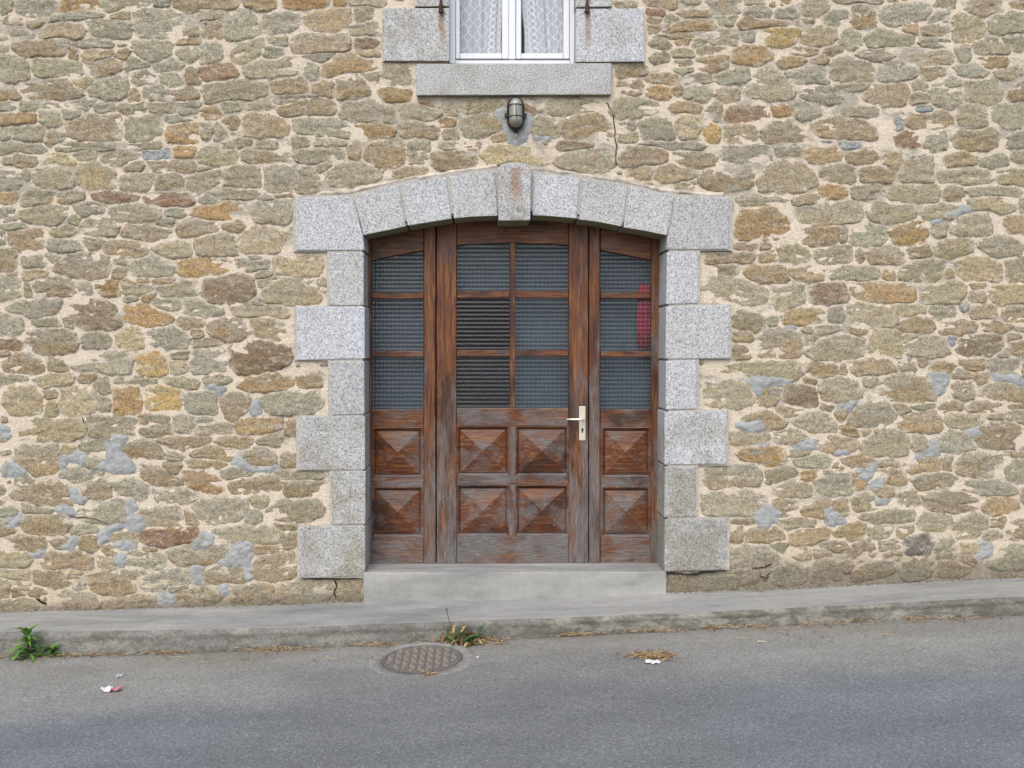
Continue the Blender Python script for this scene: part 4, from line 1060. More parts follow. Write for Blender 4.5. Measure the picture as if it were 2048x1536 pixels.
def stone_mesh(pts, letter, seed, proud):
    ar = area(pts)
    size = math.sqrt(ar)
    n = 18 if size < 0.05 else (32 if size < 0.1 else 52)
    o = resample(np.array(pts), n) if len(pts) == 30 else smooth_outline(pts, n)
    c = o.mean(0)
    # orientation: make it run clockwise seen from the street
    if np.sum((np.roll(o, -1, 0)[:, 0] - o[:, 0]) * (np.roll(o, -1, 0)[:, 1] + o[:, 1])) < 0: o = o[::-1]
    jag = min(0.004 + size * 0.035, 0.013)
    for i in range(n):
        d = o[i] - c
        L = np.linalg.norm(d) + 1e-6
        k = noise.noise((o[i][0] * 15, seed * 3.3, o[i][1] * 19)) * jag + noise.noise((o[i][0] * 48, seed * 1.7, o[i][1] * 60)) * jag * 1.0 + noise.noise((o[i][0] * 120, seed, o[i][1] * 120)) * jag * 0.6 + random.uniform(-1, 1) * 0.0016
        o[i] = o[i] + d / L * (k + 0.002)
    inset = min(0.009, size * 0.09)
    verts, cols = [], []
    base = np.array(TINT[letter]) * random.uniform(0.84, 1.16) * np.array([random.uniform(0.97, 1.04), 1.0, random.uniform(0.93, 1.08)])
    lime = np.array((0.55, 0.495, 0.405))
    film = np.array((0.325, 0.306, 0.250)) * random.uniform(0.85, 1.1)
    f_top, f_all = random.uniform(0.05, 0.75) * (0.5 if letter in 'oyrdtT' else 1), random.uniform(0.0, 0.2)
    tilt_x, tilt_z = random.uniform(-0.045, 0.045), random.uniform(-0.06, 0.06)
    zh = max(1e-3, o[:, 1].max() - o[:, 1].min()) * 0.5
    specs = [(0.0, 0.014, 0), (0.0, -0.0003, 0.25), (inset, -proud * 0.85, 0.8), (0.16, -proud, 1), (0.42, -proud, 1), (0.74, -proud, 1)]
    for q_, (ins, y, rough) in enumerate(specs):
        for i in range(n):
            d = o[i] - c
            L = np.linalg.norm(d) + 1e-6
            p = o[i] - d * ins if q_ > 2 else o[i] - d / L * min(ins * 1.2, L * 0.14)
            yy = y
            if rough:
                # cleft face: planes that break along the bedding
                st_ = noise.noise((p[0] * 7, seed, p[1] * 26))
                yy += (max(-0.35, min(0.35, st_ * 1.6)) * 0.009 + noise.noise((p[0] * 30, seed, p[1] * 60)) * 0.0045) * rough
                yy += (p[0] - c[0]) * tilt_x * rough + (p[1] - c[1]) * tilt_z * rough
            verts.append((p[0], yy, p[1]))
            h_ = (p[1] - c[1]) / zh + noise.noise((p[0] * 12, seed, p[1] * 12)) * 0.9
            w_ = min(1, max(0, 0.5 + h_ * 0.8)) * f_top + f_all
            w_ = min(0.92, w_)
            cc = base * (1 - w_) + film * w_
            if q_ < 4:
                lm = noise.noise((p[0] * 22, seed * 2.1, p[1] * 22)) * 1.5 + (0.55, 0.55, 0.25, -0.25)[q_]
                lm = min(0.9, max(0.0, lm))
                cc = cc * (1 - lm) + lime * lm
            cols.append((*cc, 1.0))
    verts.append((c[0], -proud + noise.noise((c[0] * 7, seed, c[1] * 26)) * 0.010, c[1]))
    cols.append(cols[-1])
    faces = []
    for r in range(len(specs) - 1):
        for i in range(n):
            j = (i + 1) % n
            faces.append((r * n + i, r * n + j, (r + 1) * n + j, (r + 1) * n + i))
    r = len(specs) - 1
    for i in range(n):
        faces.append((r * n + i, r * n + (i + 1) % n, (r + 1) * n))
    return verts, faces, cols, 2 * n


in_frame = []
for i, (p, l) in enumerate(stones):
    a = np.array(p)
    ok = a[:, 0].max() > X0 + 1.5 and a[:, 0].min() < X1 - 1.5 and a[:, 1].min() < Z1 - 1.0
    in_frame.append(area(p) if ok else 0.0)
order = sorted(range(len(stones)), key=lambda i: -in_frame[i])
parts = set(order[:300])
rv, rf, rc, rsm = [], [], [], []
for i, (p, l) in enumerate(stones):
    proud = random.uniform(0.0022, 0.0068) + min(0.002, math.sqrt(area(p)) * 0.01)
    v, f, c, nrim = stone_mesh(p, l, i * 0.37 + 1.0, proud)
    if i in parts:
        so = mesh_obj('stone', v, f, M['stone'], house, colors=c)
        so.data.polygons.foreach_set('use_smooth', [q >= nrim for q in range(len(f))])
    else:
        b = len(rv)
        rv += v
        rsm += [q >= nrim for q in range(len(f))]
        rf += [tuple(q + b for q in ff) for ff in f]
        rc += c
rest = mesh_obj('small_stones', rv, rf, M['stone'], house, colors=rc)
rest.data.polygons.foreach_set('use_smooth', rsm)
tag(rest, kind='stuff')

# --- cement repairs smeared over stones and joints
for T, txt in PATCHES:
    for ent in txt.replace('\n', '|').split('|'):
        nums = [float(v) for v in ent.split()]
        if not nums: continue
        o = smooth_outline(xz(to_px(T, nums)), 72)
        sd = random.uniform(0, 90)
        stp = 0.0065
        lo_, hi_ = o.min(0) - 0.02, o.max(0) + 0.02
        na, nb = int((hi_[0] - lo_[0]) / stp) + 2, int((hi_[1] - lo_[1]) / stp) + 2
        ax = lo_[0] + np.arange(na) * stp
        az = lo_[1] + np.arange(nb) * stp
        D = np.sqrt(((ax[:, None, None] - o[None, None, :, 0]) ** 2 + (az[None, :, None] - o[None, None, :, 1]) ** 2)).min(2)
        ins = np.zeros((na, nb), dtype=bool)
        for q in range(len(o)):
            xa_, za_ = o[q]
            xb_, zb_ = o[(q + 1) % len(o)]
            if za_ == zb_: continue
            ins ^= ((za_ > az[None, :]) != (zb_ > az[None, :])) & (ax[:, None] < (xb_ - xa_) * (az[None, :] - za_) / (zb_ - za_) + xa_)
        D = np.where(ins, D, -D)
        V, Fc, idx = [], [], {}
        for a_ in range(na):
            for b_ in range(nb):
                if D[a_, b_] < -0.030: continue
                x, z = ax[a_], az[b_]
                k_ = min(1.0, max(0.0, (D[a_, b_] + 0.024) / 0.040))
                y = 0.008 - 0.0185 * k_ ** 0.6 + noise.noise((x * 20, sd, z * 26)) * 0.0075 + noise.noise((x * 60, sd, z * 75)) * 0.0048
                idx[(a_, b_)] = len(V)
                V.append((x, y, z))
        for (a_, b_) in list(idx):
            q4 = [(a_, b_), (a_ + 1, b_), (a_ + 1, b_ + 1), (a_, b_ + 1)]
            if all(q in idx for q in q4): Fc.append(tuple(idx[q] for q in q4))
        if Fc: mesh_obj('mortar_patch', V, Fc, M['patch'], house, smooth=True)

# --- granite dressings
for pts, y, d, dirty, nm in gran:
    prism(nm, pts, y, d, M['granite_d' if dirty else 'granite'], house, bevel=0.007, segs=2, jitter=0.003)
# joint mortar behind the granite: one backing ring, a little recessed
bm = bmesh.new()
for pts, yj in (([(586, 392), (708, 388), (724, 470), (727, 1156), (594, 1156), (594, 1051), (659, 1051), (659, 941), (592, 941), (592, 831), (656, 831), (656, 721), (588, 721), (588, 612), (654, 612), (654, 503), (586, 503)], -0.022),
                ([(1465, 392), (1465, 501), (1400, 501), (1400, 609), (1463, 609), (1463, 718), (1398, 718), (1398, 820), (1457, 820), (1457, 931), (1396, 931), (1396, 1035), (1459, 1035), (1459, 1140), (1334, 1142), (1338, 470), (1350, 388)], -0.022),
                ([(700, 388), (797, 363), (893, 347), (990, 336), (1065, 338), (1160, 349), (1256, 364), (1358, 388), (1337, 462), (1245, 444), (1155, 428), (1065, 421), (995, 421), (905, 427), (808, 443), (727, 461)], -0.0195)):
    add_prism(bm, [P(a, b, yj) for a, b in pts], 0.24 - yj * 0.1)
jn = bm_obj('granite_joint', bm, M['joint'], house)

# rough mortar fillet that runs over the arch
bm = bmesh.new()
arc_px = [(640, 389), (700, 385), (760, 371), (830, 357), (900, 346), (960, 338), (1000, 332)], [(1064, 338), (1120, 345), (1190, 354), (1260, 367), (1330, 382), (1400, 389), (1455, 391)]
for line in arc_px:
    pts = []
    for a, b in zip(line[:-1], line[1:]):
        for q in range(6):
            t_ = q / 6
            p = P(a[0] + (b[0] - a[0]) * t_, a[1] + (b[1] - a[1]) * t_, -0.002)
            pts.append(p + Vector((0, 0, noise.noise((p.x * 15, 4, p.z * 15)) * 0.012)))
    rings = []
    for p in pts:
        r_ = 0.016 + noise.noise((p.x * 12, 9, p.z)) * 0.008
        rings.append([bm.verts.new(p + Vector((0, -math.sin(a) * r_ * 1.3, math.cos(a) * r_))) for a in [math.pi * k / 5 for k in range(6)]])
    for A, B in zip(rings[:-1], rings[1:]):
        for k in range(5): bm.faces.new((A[k], A[k + 1], B[k + 1], B[k]))
bm_obj('mortar_fillet', bm, M['fillet'], house, smooth=True)


# cracks in the pointing: narrow dark slits
def crack(px_pts, w=0.005, y=-0.010):
    bm = bmesh.new()
    pts = []
    for a, b in zip(px_pts[:-1], px_pts[1:]):
        for q in range(4):
            t_ = q / 4
            pts.append((a[0] + (b[0] - a[0]) * t_ + random.uniform(-1.2, 1.2), a[1] + (b[1] - a[1]) * t_ + random.uniform(-1, 1)))
    pts.append(px_pts[-1])
    L_ = []
    for i, (x, y_) in enumerate(pts):
        p = P(x, y_, y)
        a = Vector(P(*pts[max(i - 1, 0)], y))
        b = Vector(P(*pts[min(i + 1, len(pts) - 1)], y))
        d = (b - a)
        d = Vector((d.z, 0, -d.x)).normalized() * w * 0.5 * random.uniform(0.5, 1.1) * (0.4 if i in (0, len(pts) - 1) else 1)
        L_.append((bm.verts.new(p + d), bm.verts.new(p - d), bm.verts.new(p + d + Vector((0, 0.02, 0))), bm.verts.new(p - d + Vector((0, 0.02, 0)))))
    for A, B in zip(L_[:-1], L_[1:]):
        bm.faces.new((A[0], A[1], B[1], B[0]))
        bm.faces.new((A[0], B[0], B[2], A[2]))
        bm.faces.new((A[1], A[3], B[3], B[1]))
    bm_obj('crack', bm, M['crack'], house)


crack([(1214, 205), (1221, 218), (1228, 230), (1229, 255), (1231, 278), (1234, 292), (1231, 310), (1232, 332)], 0.005, -0.011)
crack([(164, 834), (168, 846), (173, 853), (176, 870)], 0.005, -0.009)
crack([(668, 1160), (674, 1172), (668, 1184), (672, 1196)], 0.009, -0.011)
crack([(140, 1034), (180, 1036), (215, 1046)], 0.004, -0.011)
crack([(72, 1198), (84, 1206), (92, 1208)], 0.010, -0.011)
crack([(1505, 1136), (1530, 1134), (1545, 1128)], 0.008, -0.011)
crack([(1522, 1152), (1532, 1157), (1540, 1146)], 0.008, -0.011)
crack([(1330, 1147), (1390, 1150), (1404, 1146), (1450, 1141)], 0.012, -0.026)
crack([(604, 1158), (672, 1158), (718, 1157)], 0.008, -0.026)

# --- rooms behind the openings, so the glass has something to show
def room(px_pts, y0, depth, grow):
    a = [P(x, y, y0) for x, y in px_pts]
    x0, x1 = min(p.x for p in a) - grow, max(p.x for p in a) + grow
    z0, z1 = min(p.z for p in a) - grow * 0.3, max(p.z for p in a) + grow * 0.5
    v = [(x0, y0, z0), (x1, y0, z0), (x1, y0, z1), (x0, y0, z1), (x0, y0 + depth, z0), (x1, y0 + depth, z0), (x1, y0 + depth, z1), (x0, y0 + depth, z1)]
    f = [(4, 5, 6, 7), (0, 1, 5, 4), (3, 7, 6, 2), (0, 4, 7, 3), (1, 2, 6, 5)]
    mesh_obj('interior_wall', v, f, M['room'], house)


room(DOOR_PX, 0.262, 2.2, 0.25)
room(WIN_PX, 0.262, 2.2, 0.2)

# ------------------------------------------------------------------ door: centre leaf between two fixed sidelights
YD = 0.20                                                    # outer face of the joinery
ARCH = [(700, 474), (735, 466), (808, 452), (905, 435), (995, 429), (1065, 429), (1155, 437), (1246, 452), (1320, 467), (1350, 474)]


def arch_y(x):
    xs = [a for a, _ in ARCH]
    ys = [b for _, b in ARCH]
    return float(np.interp(x, xs, ys))


def arch_top(x0, x1, n=5, off=0):
    return [(x0 + (x1 - x0) * i / (n - 1), arch_y(x0 + (x1 - x0) * i / (n - 1)) + off) for i in range(n)]


def figured_pane(px_pts, y, parent, mat, ribs=False, groove=None):
    """Cast figured glass: a slab whose face is a grid of small raised lenses (or of level ribs)."""
    xs = [p[0] for p in px_pts]
    ys = [p[1] for p in px_pts]
    x0, x1, y0, y1 = min(xs), max(xs), min(ys), max(ys)
    step = 8.35
    sx, sz = (1 if ribs else 4), 4
    ncx = max(1, round((x1 - x0) / step))
    ncz = max(1, round((y1 - y0) / step))
    ux, uz = ncx * sx, ncz * sz
    top = [(px_pts[0], px_pts[1])]

    def top_at(x):
        (ax, ay), (bx, by) = px_pts[0], px_pts[1]
        return ay + (by - ay) * (x - ax) / (bx - ax)
    V, Fc, Mi = [], [], []
    for i in range(ux + 1):
        for k in range(uz + 1):
            X_ = x0 + (x1 - x0) * i / ux
            Y_ = y0 + (y1 - y0) * k / uz
            fx, fz = (i % sx) / sx, (k % sz) / sz
            h = math.sin(math.pi * fz) ** 0.4
            if not ribs: h *= 0.3 + 0.7 * math.sin(math.pi * fx) ** 0.4
            Yc = max(Y_, top_at(X_))
            p = P(X_, Yc, y)
            V.append(p + Vector((0, -0.0042 * h, 0)))
    for i in range(ux):
        for k in range(uz):
            a = i * (uz + 1) + k
            Yc = y0 + (y1 - y0) * (k + 1) / uz
            if Yc < top_at(x0 + (x1 - x0) * (i + 0.5) / ux): continue
            Fc.append((a, a + 1, a + uz + 2, a + uz + 1))
            Mi.append(1 if ((k % sz == sz - 1 and i % sx != 2) or (i % sx == 0 and k % sz != 0)) else 0)  # groove faces take the darker glass: shade painted into the recesses
    o = mesh_obj('glass_pane', V, Fc, mat, parent, smooth=True)
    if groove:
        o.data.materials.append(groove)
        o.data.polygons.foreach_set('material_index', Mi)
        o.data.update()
    return o


def panel(x0, y0, x1, y1, parent):
    """Fielded panel: sunk margin, small step, then a low pyramid."""
    bm = bmesh.new()
    yb = YD + 0.030
    ins, st = 7, 8

    def ring(d, y):
        return [bm.verts.new(P(a, b, y)) for a, b in rect(x0 + d, y0 + d, x1 - d, y1 - d)]
    R = [ring(-4, yb), ring(ins, yb), ring(ins + 0.3, yb - 0.010), ring(st + 1.2, yb - 0.012)]
    for A, B in zip(R[:-1], R[1:]):
        for i in range(4):
            j = (i + 1) % 4
            bm.faces.new((A[i], A[j], B[j], B[i]))
    ap = bm.verts.new(P((x0 + x1) / 2, (y0 + y1) / 2, yb - 0.056))
    for i in range(4): bm.faces.new((R[-1][i], R[-1][(i + 1) % 4], ap))
    o = bm_obj('panel', bm, M['wood_p'], parent)
    # planted moulding round the opening
    bm = bmesh.new()
    prof = [(-1.5, YD + 0.008), (1.5, YD + 0.004), (4.0, YD + 0.010), (6.0, YD + 0.022), (7.5, yb)]
    rr = []
    for d, y in prof:
        rr.append([bm.verts.new(P(a, b, y)) for a, b in rect(x0 + d - 1, y0 + d - 1, x1 - d + 1, y1 - d + 1)])
    for A, B in zip(rr[:-1], rr[1:]):
        for i in range(4):
            j = (i + 1) % 4
            bm.faces.new((A[i], A[j], B[j], B[i]))
    bm_obj('panel_moulding', bm, M['wood_h'], parent)
    return o


def bar(name, x0, y0, x1, y1, parent, mat, y=YD, t=0.05, bev=0.004):
    return prism(name, rect(x0, y0, x1, y1), y, t, M[mat], parent, bevel=bev)


frame = empty('door_frame', P(1027, 1130, YD), house)
bar('post', 848, arch_y(859) - 2, 871, 1131, frame, 'wood_v', YD - 0.004, 0.07, 0.005)
bar('post', 1178.5, arch_y(1190) - 2, 1200, 1131, frame, 'wood_v', YD - 0.004, 0.07, 0.005)

leaf = empty('door', P(1025, 1128, YD), house)
prism('stile', arch_top(873.5, 913, 3) + [(913, 1128), (873.5, 1128)], YD, 0.05, M['wood_gv'], leaf, 0.004)
prism('stile', arch_top(1137.5, 1176.5, 3) + [(1176.5, 1126.5), (1137.5, 1127)], YD, 0.05, M['wood_gv'], leaf, 0.004)
prism('top_rail', arch_top(913.5, 1137, 7) + [(1137, 490), (1080, 486.5), (1025, 485), (970, 486.5), (913.5, 490)], YD + 0.0015, 0.05, M['wood_h'], leaf, 0.004)
bar('bottom_rail', 913.5, 1073, 1137, 1127.5, leaf, 'wood_grey', YD + 0.0015)
bar('middle_rail', 913.5, 816, 1137, 851.5, leaf, 'wood_grey', YD + 0.0015)
bar('cross_rail', 913.5, 953, 1137, 969, leaf, 'wood_grey', YD + 0.0025, 0.045)
bar('glazing_bar', 1019.5, 485, 1030, 816, leaf, 'wood_v', YD + 0.005, 0.03, 0.003)
for (x0, x1) in ((913.5, 1019.3), (1030.2, 1137)):
    bar('glazing_bar', x0, 582, x1, 596, leaf, 'wood_h', YD + 0.006, 0.03, 0.004)
    bar('glazing_bar', x0, 700, x1, 713, leaf, 'wood_h', YD + 0.006, 0.03, 0.004)
bar('muntin', 1018, 852, 1031, 952.8, leaf, 'wood_gv', YD + 0.003, 0.04)
bar('muntin', 1018, 969.3, 1031, 1072.7, leaf, 'wood_gv', YD + 0.003, 0.04)
yg = YD + 0.024
figured_pane([(911, 486), (1021, 482), (1021, 584), (911, 584)], yg, leaf, M['pane'], groove=M['pane_groove_shade'])
figured_pane([(1028, 482), (1139, 486), (1139, 584), (1028, 584)], yg, leaf, M['pane'], groove=M['pane_groove_shade'])
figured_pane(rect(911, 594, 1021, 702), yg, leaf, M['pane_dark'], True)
figured_pane(rect(1028, 594, 1139, 702), yg, leaf, M['pane'], groove=M['pane_groove_shade'])
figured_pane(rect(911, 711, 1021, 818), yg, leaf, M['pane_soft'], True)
figured_pane(rect(1028, 711, 1139, 818), yg, leaf, M['pane'], groove=M['pane_groove_shade'])
for (x0, x1) in ((914, 1018), (1031, 1137)):
    panel(x0, 852, x1, 952, leaf)
    panel(x0, 970, x1, 1072, leaf)

# lever handle on its long plate
hb = bmesh.new()
plate = rect(1158.2, 812.5, 1171.2, 881)
add_prism(hb, [P(a, b, YD - 0.006) for a, b in plate], 0.007, 0.0028, 2)
bm_obj('handle_plate', hb, M['alu'], leaf)
hb = bmesh.new()
c0 = P(1165.2, 837.5, YD - 0.006)
add_tube(hb, [c0, c0 + Vector((0, -0.030, 0)), c0 + Vector((0, -0.050, 0))], 0.0095, 12)
tip = P(1133, 838.5, YD - 0.046)
r0 = c0 + Vector((0.004, -0.044, 0))
add_tube(hb, [r0, r0 + (tip - r0) * 0.2 + Vector((0, -0.004, 0.0)), r0 + (tip - r0) * 0.6 + Vector((0, -0.006, 0)), tip], 0.0088, 10, r_end=0.0058)
bm_obj('door_handle', hb, M['steel'], leaf, smooth=True)
hb = bmesh.new()
kc = P(1164.8, 859, YD - 0.0075)
for (dz, r_) in ((0.0, 0.0085),):
    add_tube(hb, [kc, kc + Vector((0, 0.004, 0))], r_, 16)
add_prism(hb, [kc + Vector((-0.0045, 0.0003, -0.002)), kc + Vector((0.0045, 0.0003, -0.002)), kc + Vector((0.0045, 0.0003, -0.022)), kc + Vector((-0.0045, 0.0003, -0.022))], 0.003)
bm_obj('keyhole', hb, M['hole'], leaf)

# sidelights
for side in (0, 1):
    if side == 0:
        xo, xg0, xg1, xi = 728, 743, 845.5, 848
        tops = (521, 500.5)
    else:
        xo, xg0, xg1, xi = 1322, 1302.5, 1203, 1200
        tops = (521, 500.5)
    lo, hi = min(xo, xi), max(xo, xi)
    ga, gb = min(xg0, xg1), max(xg0, xg1)
    sl = empty('sidelight', P((lo + hi) / 2, 1130, YD), house)
    tag(sl, ('fixed sidelight beside the hinge stile' if side == 0 else 'fixed sidelight with red cloth showing behind its glass'))
    ya = YD + 0.002
    # stiles
    a, b = (lo, ga) if side == 0 else (gb, hi)
    prism('stile', arch_top(a, b, 3) + [(b, 1131), (a, 1131)], ya, 0.05, M['wood_v'], sl, 0.004)
    # sloping head
    ta, tb = (tops[0], tops[1]) if side == 0 else (tops[1], tops[0])
    in0, in1 = (ga + 0.3, gb + 2) if side == 0 else (ga - 2, gb - 0.3)
    prism('head_rail', arch_top(in0, in1, 4) + [(in1, tb), ((in0 + in1) / 2, (ta + tb) / 2 - 1.5), (in0, ta)], ya + 0.0015, 0.05, M['wood_h'], sl, 0.004)
    for nm, y0, y1, mt, dy in (('glazing_bar', 585, 597.5, 'wood_h', 0.004), ('glazing_bar', 702, 714, 'wood_h', 0.004), ('middle_rail', 819, 854, 'wood_h', 0.0015),
                               ('cross_rail', 956, 973, 'wood_grey', 0.0025), ('bottom_rail', 1075, 1131, 'wood_h', 0.0015)):
        bar(nm, in0, y0, in1, y1, sl, mt, ya + dy, 0.045)
    yg2 = ya + 0.024
    figured_pane([(ga - 2, ta - 4), (gb + 2, tb - 4), (gb + 2, 587), (ga - 2, 587)], yg2, sl, M['pane'], groove=M['pane_groove_shade'])
    figured_pane(rect(ga - 2, 595, gb + 2, 704), yg2, sl, M['pane'], groove=M['pane_groove_shade'])
    figured_pane(rect(ga - 2, 712, gb + 2, 821), yg2, sl, M['pane'], groove=M['pane_groove_shade'])
    panel(in0 + 2, 855, in1 - 2, 955, sl)
    panel(in0 + 2, 974, in1 - 2, 1074, sl)

# added grey sheets imitate reflection in the figured glass; red cloth hangs before them
bl = prism('grey_reflection_sheet', rect(738, 480, 1316, 826), YD + 0.12, 0.004, M['reflect_grey'])
bm = bmesh.new()
bl2 = bpy.data.objects.remove(bl, do_unlink=True)
for nm, boxes, lab in (('grey_reflection_sheet', [rect(738, 470, 908, 830), rect(908.5, 470, 1024, 588)], 'added grey sheet imitating reflection behind the ribbed panes of the narrow sidelight without red cloth'),
                       ('grey_reflection_sheet', [rect(1026, 470, 1326, 830), ], 'added grey sheet imitating reflection behind the glass beside the red cloth')):
    bm = bmesh.new()
    for r_ in boxes:
        add_prism(bm, [P(a, b, YD + 0.13) for a, b in r_], 0.006)
    o = bm_obj(nm, bm, M['reflect_grey'])
    tag(o, lab, 'blind', 'added reflection sheets behind the door glass')
bm = bmesh.new()
cols_ = []
nfold = 22
xa, xb = 1275, 1322
rows = [(569, 0.06), (600, 0.06), (650, 0.062), (697, 0.064)]
gridv = []
for yy, d in rows:
    rowv = []
    for i in range(nfold + 1):
        x = xa + (xb - xa) * i / nfold + (3 if yy < 580 else 0)
        rowv.append(bm.verts.new(P(x, yy - (4 if i > 10 and yy < 580 else 0), YD + d - 0.012 + 0.010 * math.sin(i * 1.3 + yy * 0.01))))
    gridv.append(rowv)
for A, B in zip(gridv[:-1], gridv[1:]):
    for i in range(nfold): bm.faces.new((A[i], A[i + 1], B[i + 1], B[i]))
ret = bmesh.ops.extrude_face_region(bm, geom=list(bm.faces))
bmesh.ops.translate(bm, verts=[g for g in ret['geom'] if isinstance(g, bmesh.types.BMVert)], vec=(0, 0.006, 0))
rc_ = bm_obj('red_cloth', bm, M['red'], smooth=True)
tag(rc_, 'crimson cloth hanging behind the glass of the sidelight next to the handle', 'cloth')

# ------------------------------------------------------------------ white casement window
YW = 0.075
win = empty('window', P(1025, 127, YW), house)
TOPW = -185
bar('frame', 898, TOPW, 910.5, 128, win, 'paint', YW, 0.07, 0.004)
bar('frame', 1140, TOPW, 1153, 128, win, 'paint', YW, 0.07, 0.004)
bar('frame', 910.7, 120.5, 1139.8, 128, win, 'paint', YW - 0.004, 0.07, 0.003)
ys = YW + 0.008
for (a, b, hinge) in ((911.5, 1017, 0), (1031.5, 1139, 1)):
    bar('sash_stile', a, TOPW, a + (8 if hinge == 0 else 11), 117.5, win, 'paint', ys, 0.045)
    bar('sash_stile', b - (13 if hinge == 0 else 12), TOPW, b, 117.5, win, 'paint', ys, 0.045)
    bar('sash_rail', a + 8.2 if hinge == 0 else a + 11.2, 106.5, b - 13.2 if hinge == 0 else b - 12.2, 117.3, win, 'paint', ys - 0.003, 0.045)
    o = prism('glass_pane', rect(a + 6, TOPW, b - 10, 108), ys + 0.022, 0.004, M['clear'], win)
bar('meeting_bead', 1017.3, TOPW, 1031.2, 118.5, win, 'paint', ys - 0.012, 0.05, 0.005)
bar('shadow_gap', 911, 117.6, 1139.6, 120.3, win, 'hole', ys + 0.02, 0.02, 0.0)  # near-black strip set in for the shade below the sashes

# net curtains (one each side), hung on a rod out of the picture
for side, (xe_top, xe_bot, xo_) in enumerate(((996, 1003, 905), (1046, 1049.5, 1143))):
    zt, zb = P(1025, -150, 0.16).z, P(1025, 124, 0.16).z
    sgn = -1 if side == 0 else 1
    xe = P(xe_bot, 105, 0.16).x
    zr = P(xe_bot, 105, 0.16).z
    V, Fc = [], []
    nu, nv = 60, 24
    slope = 0.03 if side == 0 else 0.05
    for i in range(nu + 1):
        for k in range(nv + 1):
            z = zb + (zt - zb) * k / nv
            e = xe - sgn * slope * (z - zr) + sgn * (0.004 * math.sin(z * 150) if i == 0 else 0)
            x = e + (P(xo_, 50, 0.16).x - e) * i / nu
            u = i / nu
            V.append((x, 0.165 + 0.009 * math.sin(u * 17 + side * 2 + z * 0.6) + 0.006 * math.sin(u * 47 + z), z))
    for i in range(nu):
        for k in range(nv):
            a = i * (nv + 1) + k
            Fc.append((a, a + 1, a + nv + 2, a + nv + 1))
    mt = mat_lace(xe, 0, zr, sgn)
    o = mesh_obj('lace_curtain', V, Fc, mt, smooth=True)
    sm = o.modifiers.new('thickness', 'SOLIDIFY')
    sm.thickness = 0.0006
    tag(o, 'white lace curtain with straight hanging edge by the window middle' if side == 0 else 'white lace curtain with scalloped edge leaning away from a dark gap', 'curtain', 'lace curtains in the window')

# shutter pins
for px in (882, 1174.5):
    bm = bmesh.new()
    p = P(px, 18, -0.055)
    add_tube(bm, [p + Vector((0, 0, -0.022)), p + Vector((0, 0, -0.005)), p + Vector((0, 0, 0.02)), p + Vector((0, 0, 0.03))], 0.017, 10, r_end=0.012)
    add_tube(bm, [p + Vector((0, 0, 0.02)), p + Vector((0, 0, 0.09))], 0.008, 8)
    add_tube(bm, [p + Vector((0, 0.0, -0.008)), p + Vector((0, 0.05, -0.008))], 0.011, 8)
    bm_obj('shutter_pin', bm, M['iron'], house)

# door step
step = prism('door_step', [(727, 1145.5), (1333, 1143.5), (1333, 1235), (727, 1235)], -0.034, 0.32, M['concrete'], house, bevel=0.008, segs=2)

# ------------------------------------------------------------------ bulkhead lamp
lp = P(1031, 230, -0.012)
lamp = empty('bulkhead_lamp', lp)
tag(lamp, 'oval caged bulkhead lamp on the wall under the window sill', 'wall lamp')


def stadium(cx, cz, hw, hh, n=10):
    r = hw
    pts = []
    for i in range(n + 1):
        a = math.pi * i / n
        pts.append((cx + r * math.cos(a), cz + (hh - r) + r * math.sin(a)))
    for i in range(n + 1):
        a = math.pi + math.pi * i / n
        pts.append((cx + r * math.cos(a), cz - (hh - r) + r * math.sin(a)))
    return pts


hw, hh = 16.0 * PXM, 31.5 * PXM
bm = bmesh.new()
add_prism(bm, [Vector((x, lp.y - 0.030, z)) for x, z in stadium(lp.x, lp.z, hw * 0.98, hh * 0.98)], 0.045, 0.006, 2)
for sx in (-1, 1):
    c = Vector((lp.x + sx * 18.5 * PXM, lp.y - 0.012, lp.z - 2 * PXM))
    add_tube(bm, [c + Vector((0, -0.022, 0)), c + Vector((0, 0.02, 0))], 0.0115, 12)
bm_obj('lamp_body', bm, M['black'], lamp)
# bowl
rings = []
V, Fc = [], []
L_ = 6
prof = [(1.0, 0.0), (0.97, 0.022), (0.9, 0.04), (0.74, 0.055), (0.5, 0.064), (0.2, 0.068)]
base_n = None
for s, d in prof:
    sh = stadium(lp.x, lp.z, hw * 0.86 * s, hh * 0.92 * (1 - (1 - s) * 0.62))
    base_n = len(sh)
    V += [(x, lp.y - 0.030 - d, z) for x, z in sh]
for r in range(len(prof) - 1):
    for i in range(base_n):
        j = (i + 1) % base_n
        Fc.append((r * base_n + i, r * base_n + j, (r + 1) * base_n + j, (r + 1) * base_n + i))
Fc.append(tuple((len(prof) - 1) * base_n + i for i in range(base_n)))
mesh_obj('lamp_glass', V, Fc, M['lampglass'], lamp, smooth=True)
bm = bmesh.new()
add_tube(bm, [Vector((x, lp.y - 0.034, z)) for x, z in stadium(lp.x, lp.z, hw * 0.97, hh * 0.97)], 0.0055, 8, True)
vert = [(lp.x, lp.y - 0.034, lp.z + hh * 0.97)] + [(lp.x, lp.y - 0.104 + 0.05 * abs(t) ** 3, lp.z + hh * 0.86 * t) for t in (1, 0.8, 0.5, 0, -0.5, -0.8, -1)] + [(lp.x, lp.y - 0.034, lp.z - hh * 0.97)]
add_tube(bm, vert, 0.0026, 6)
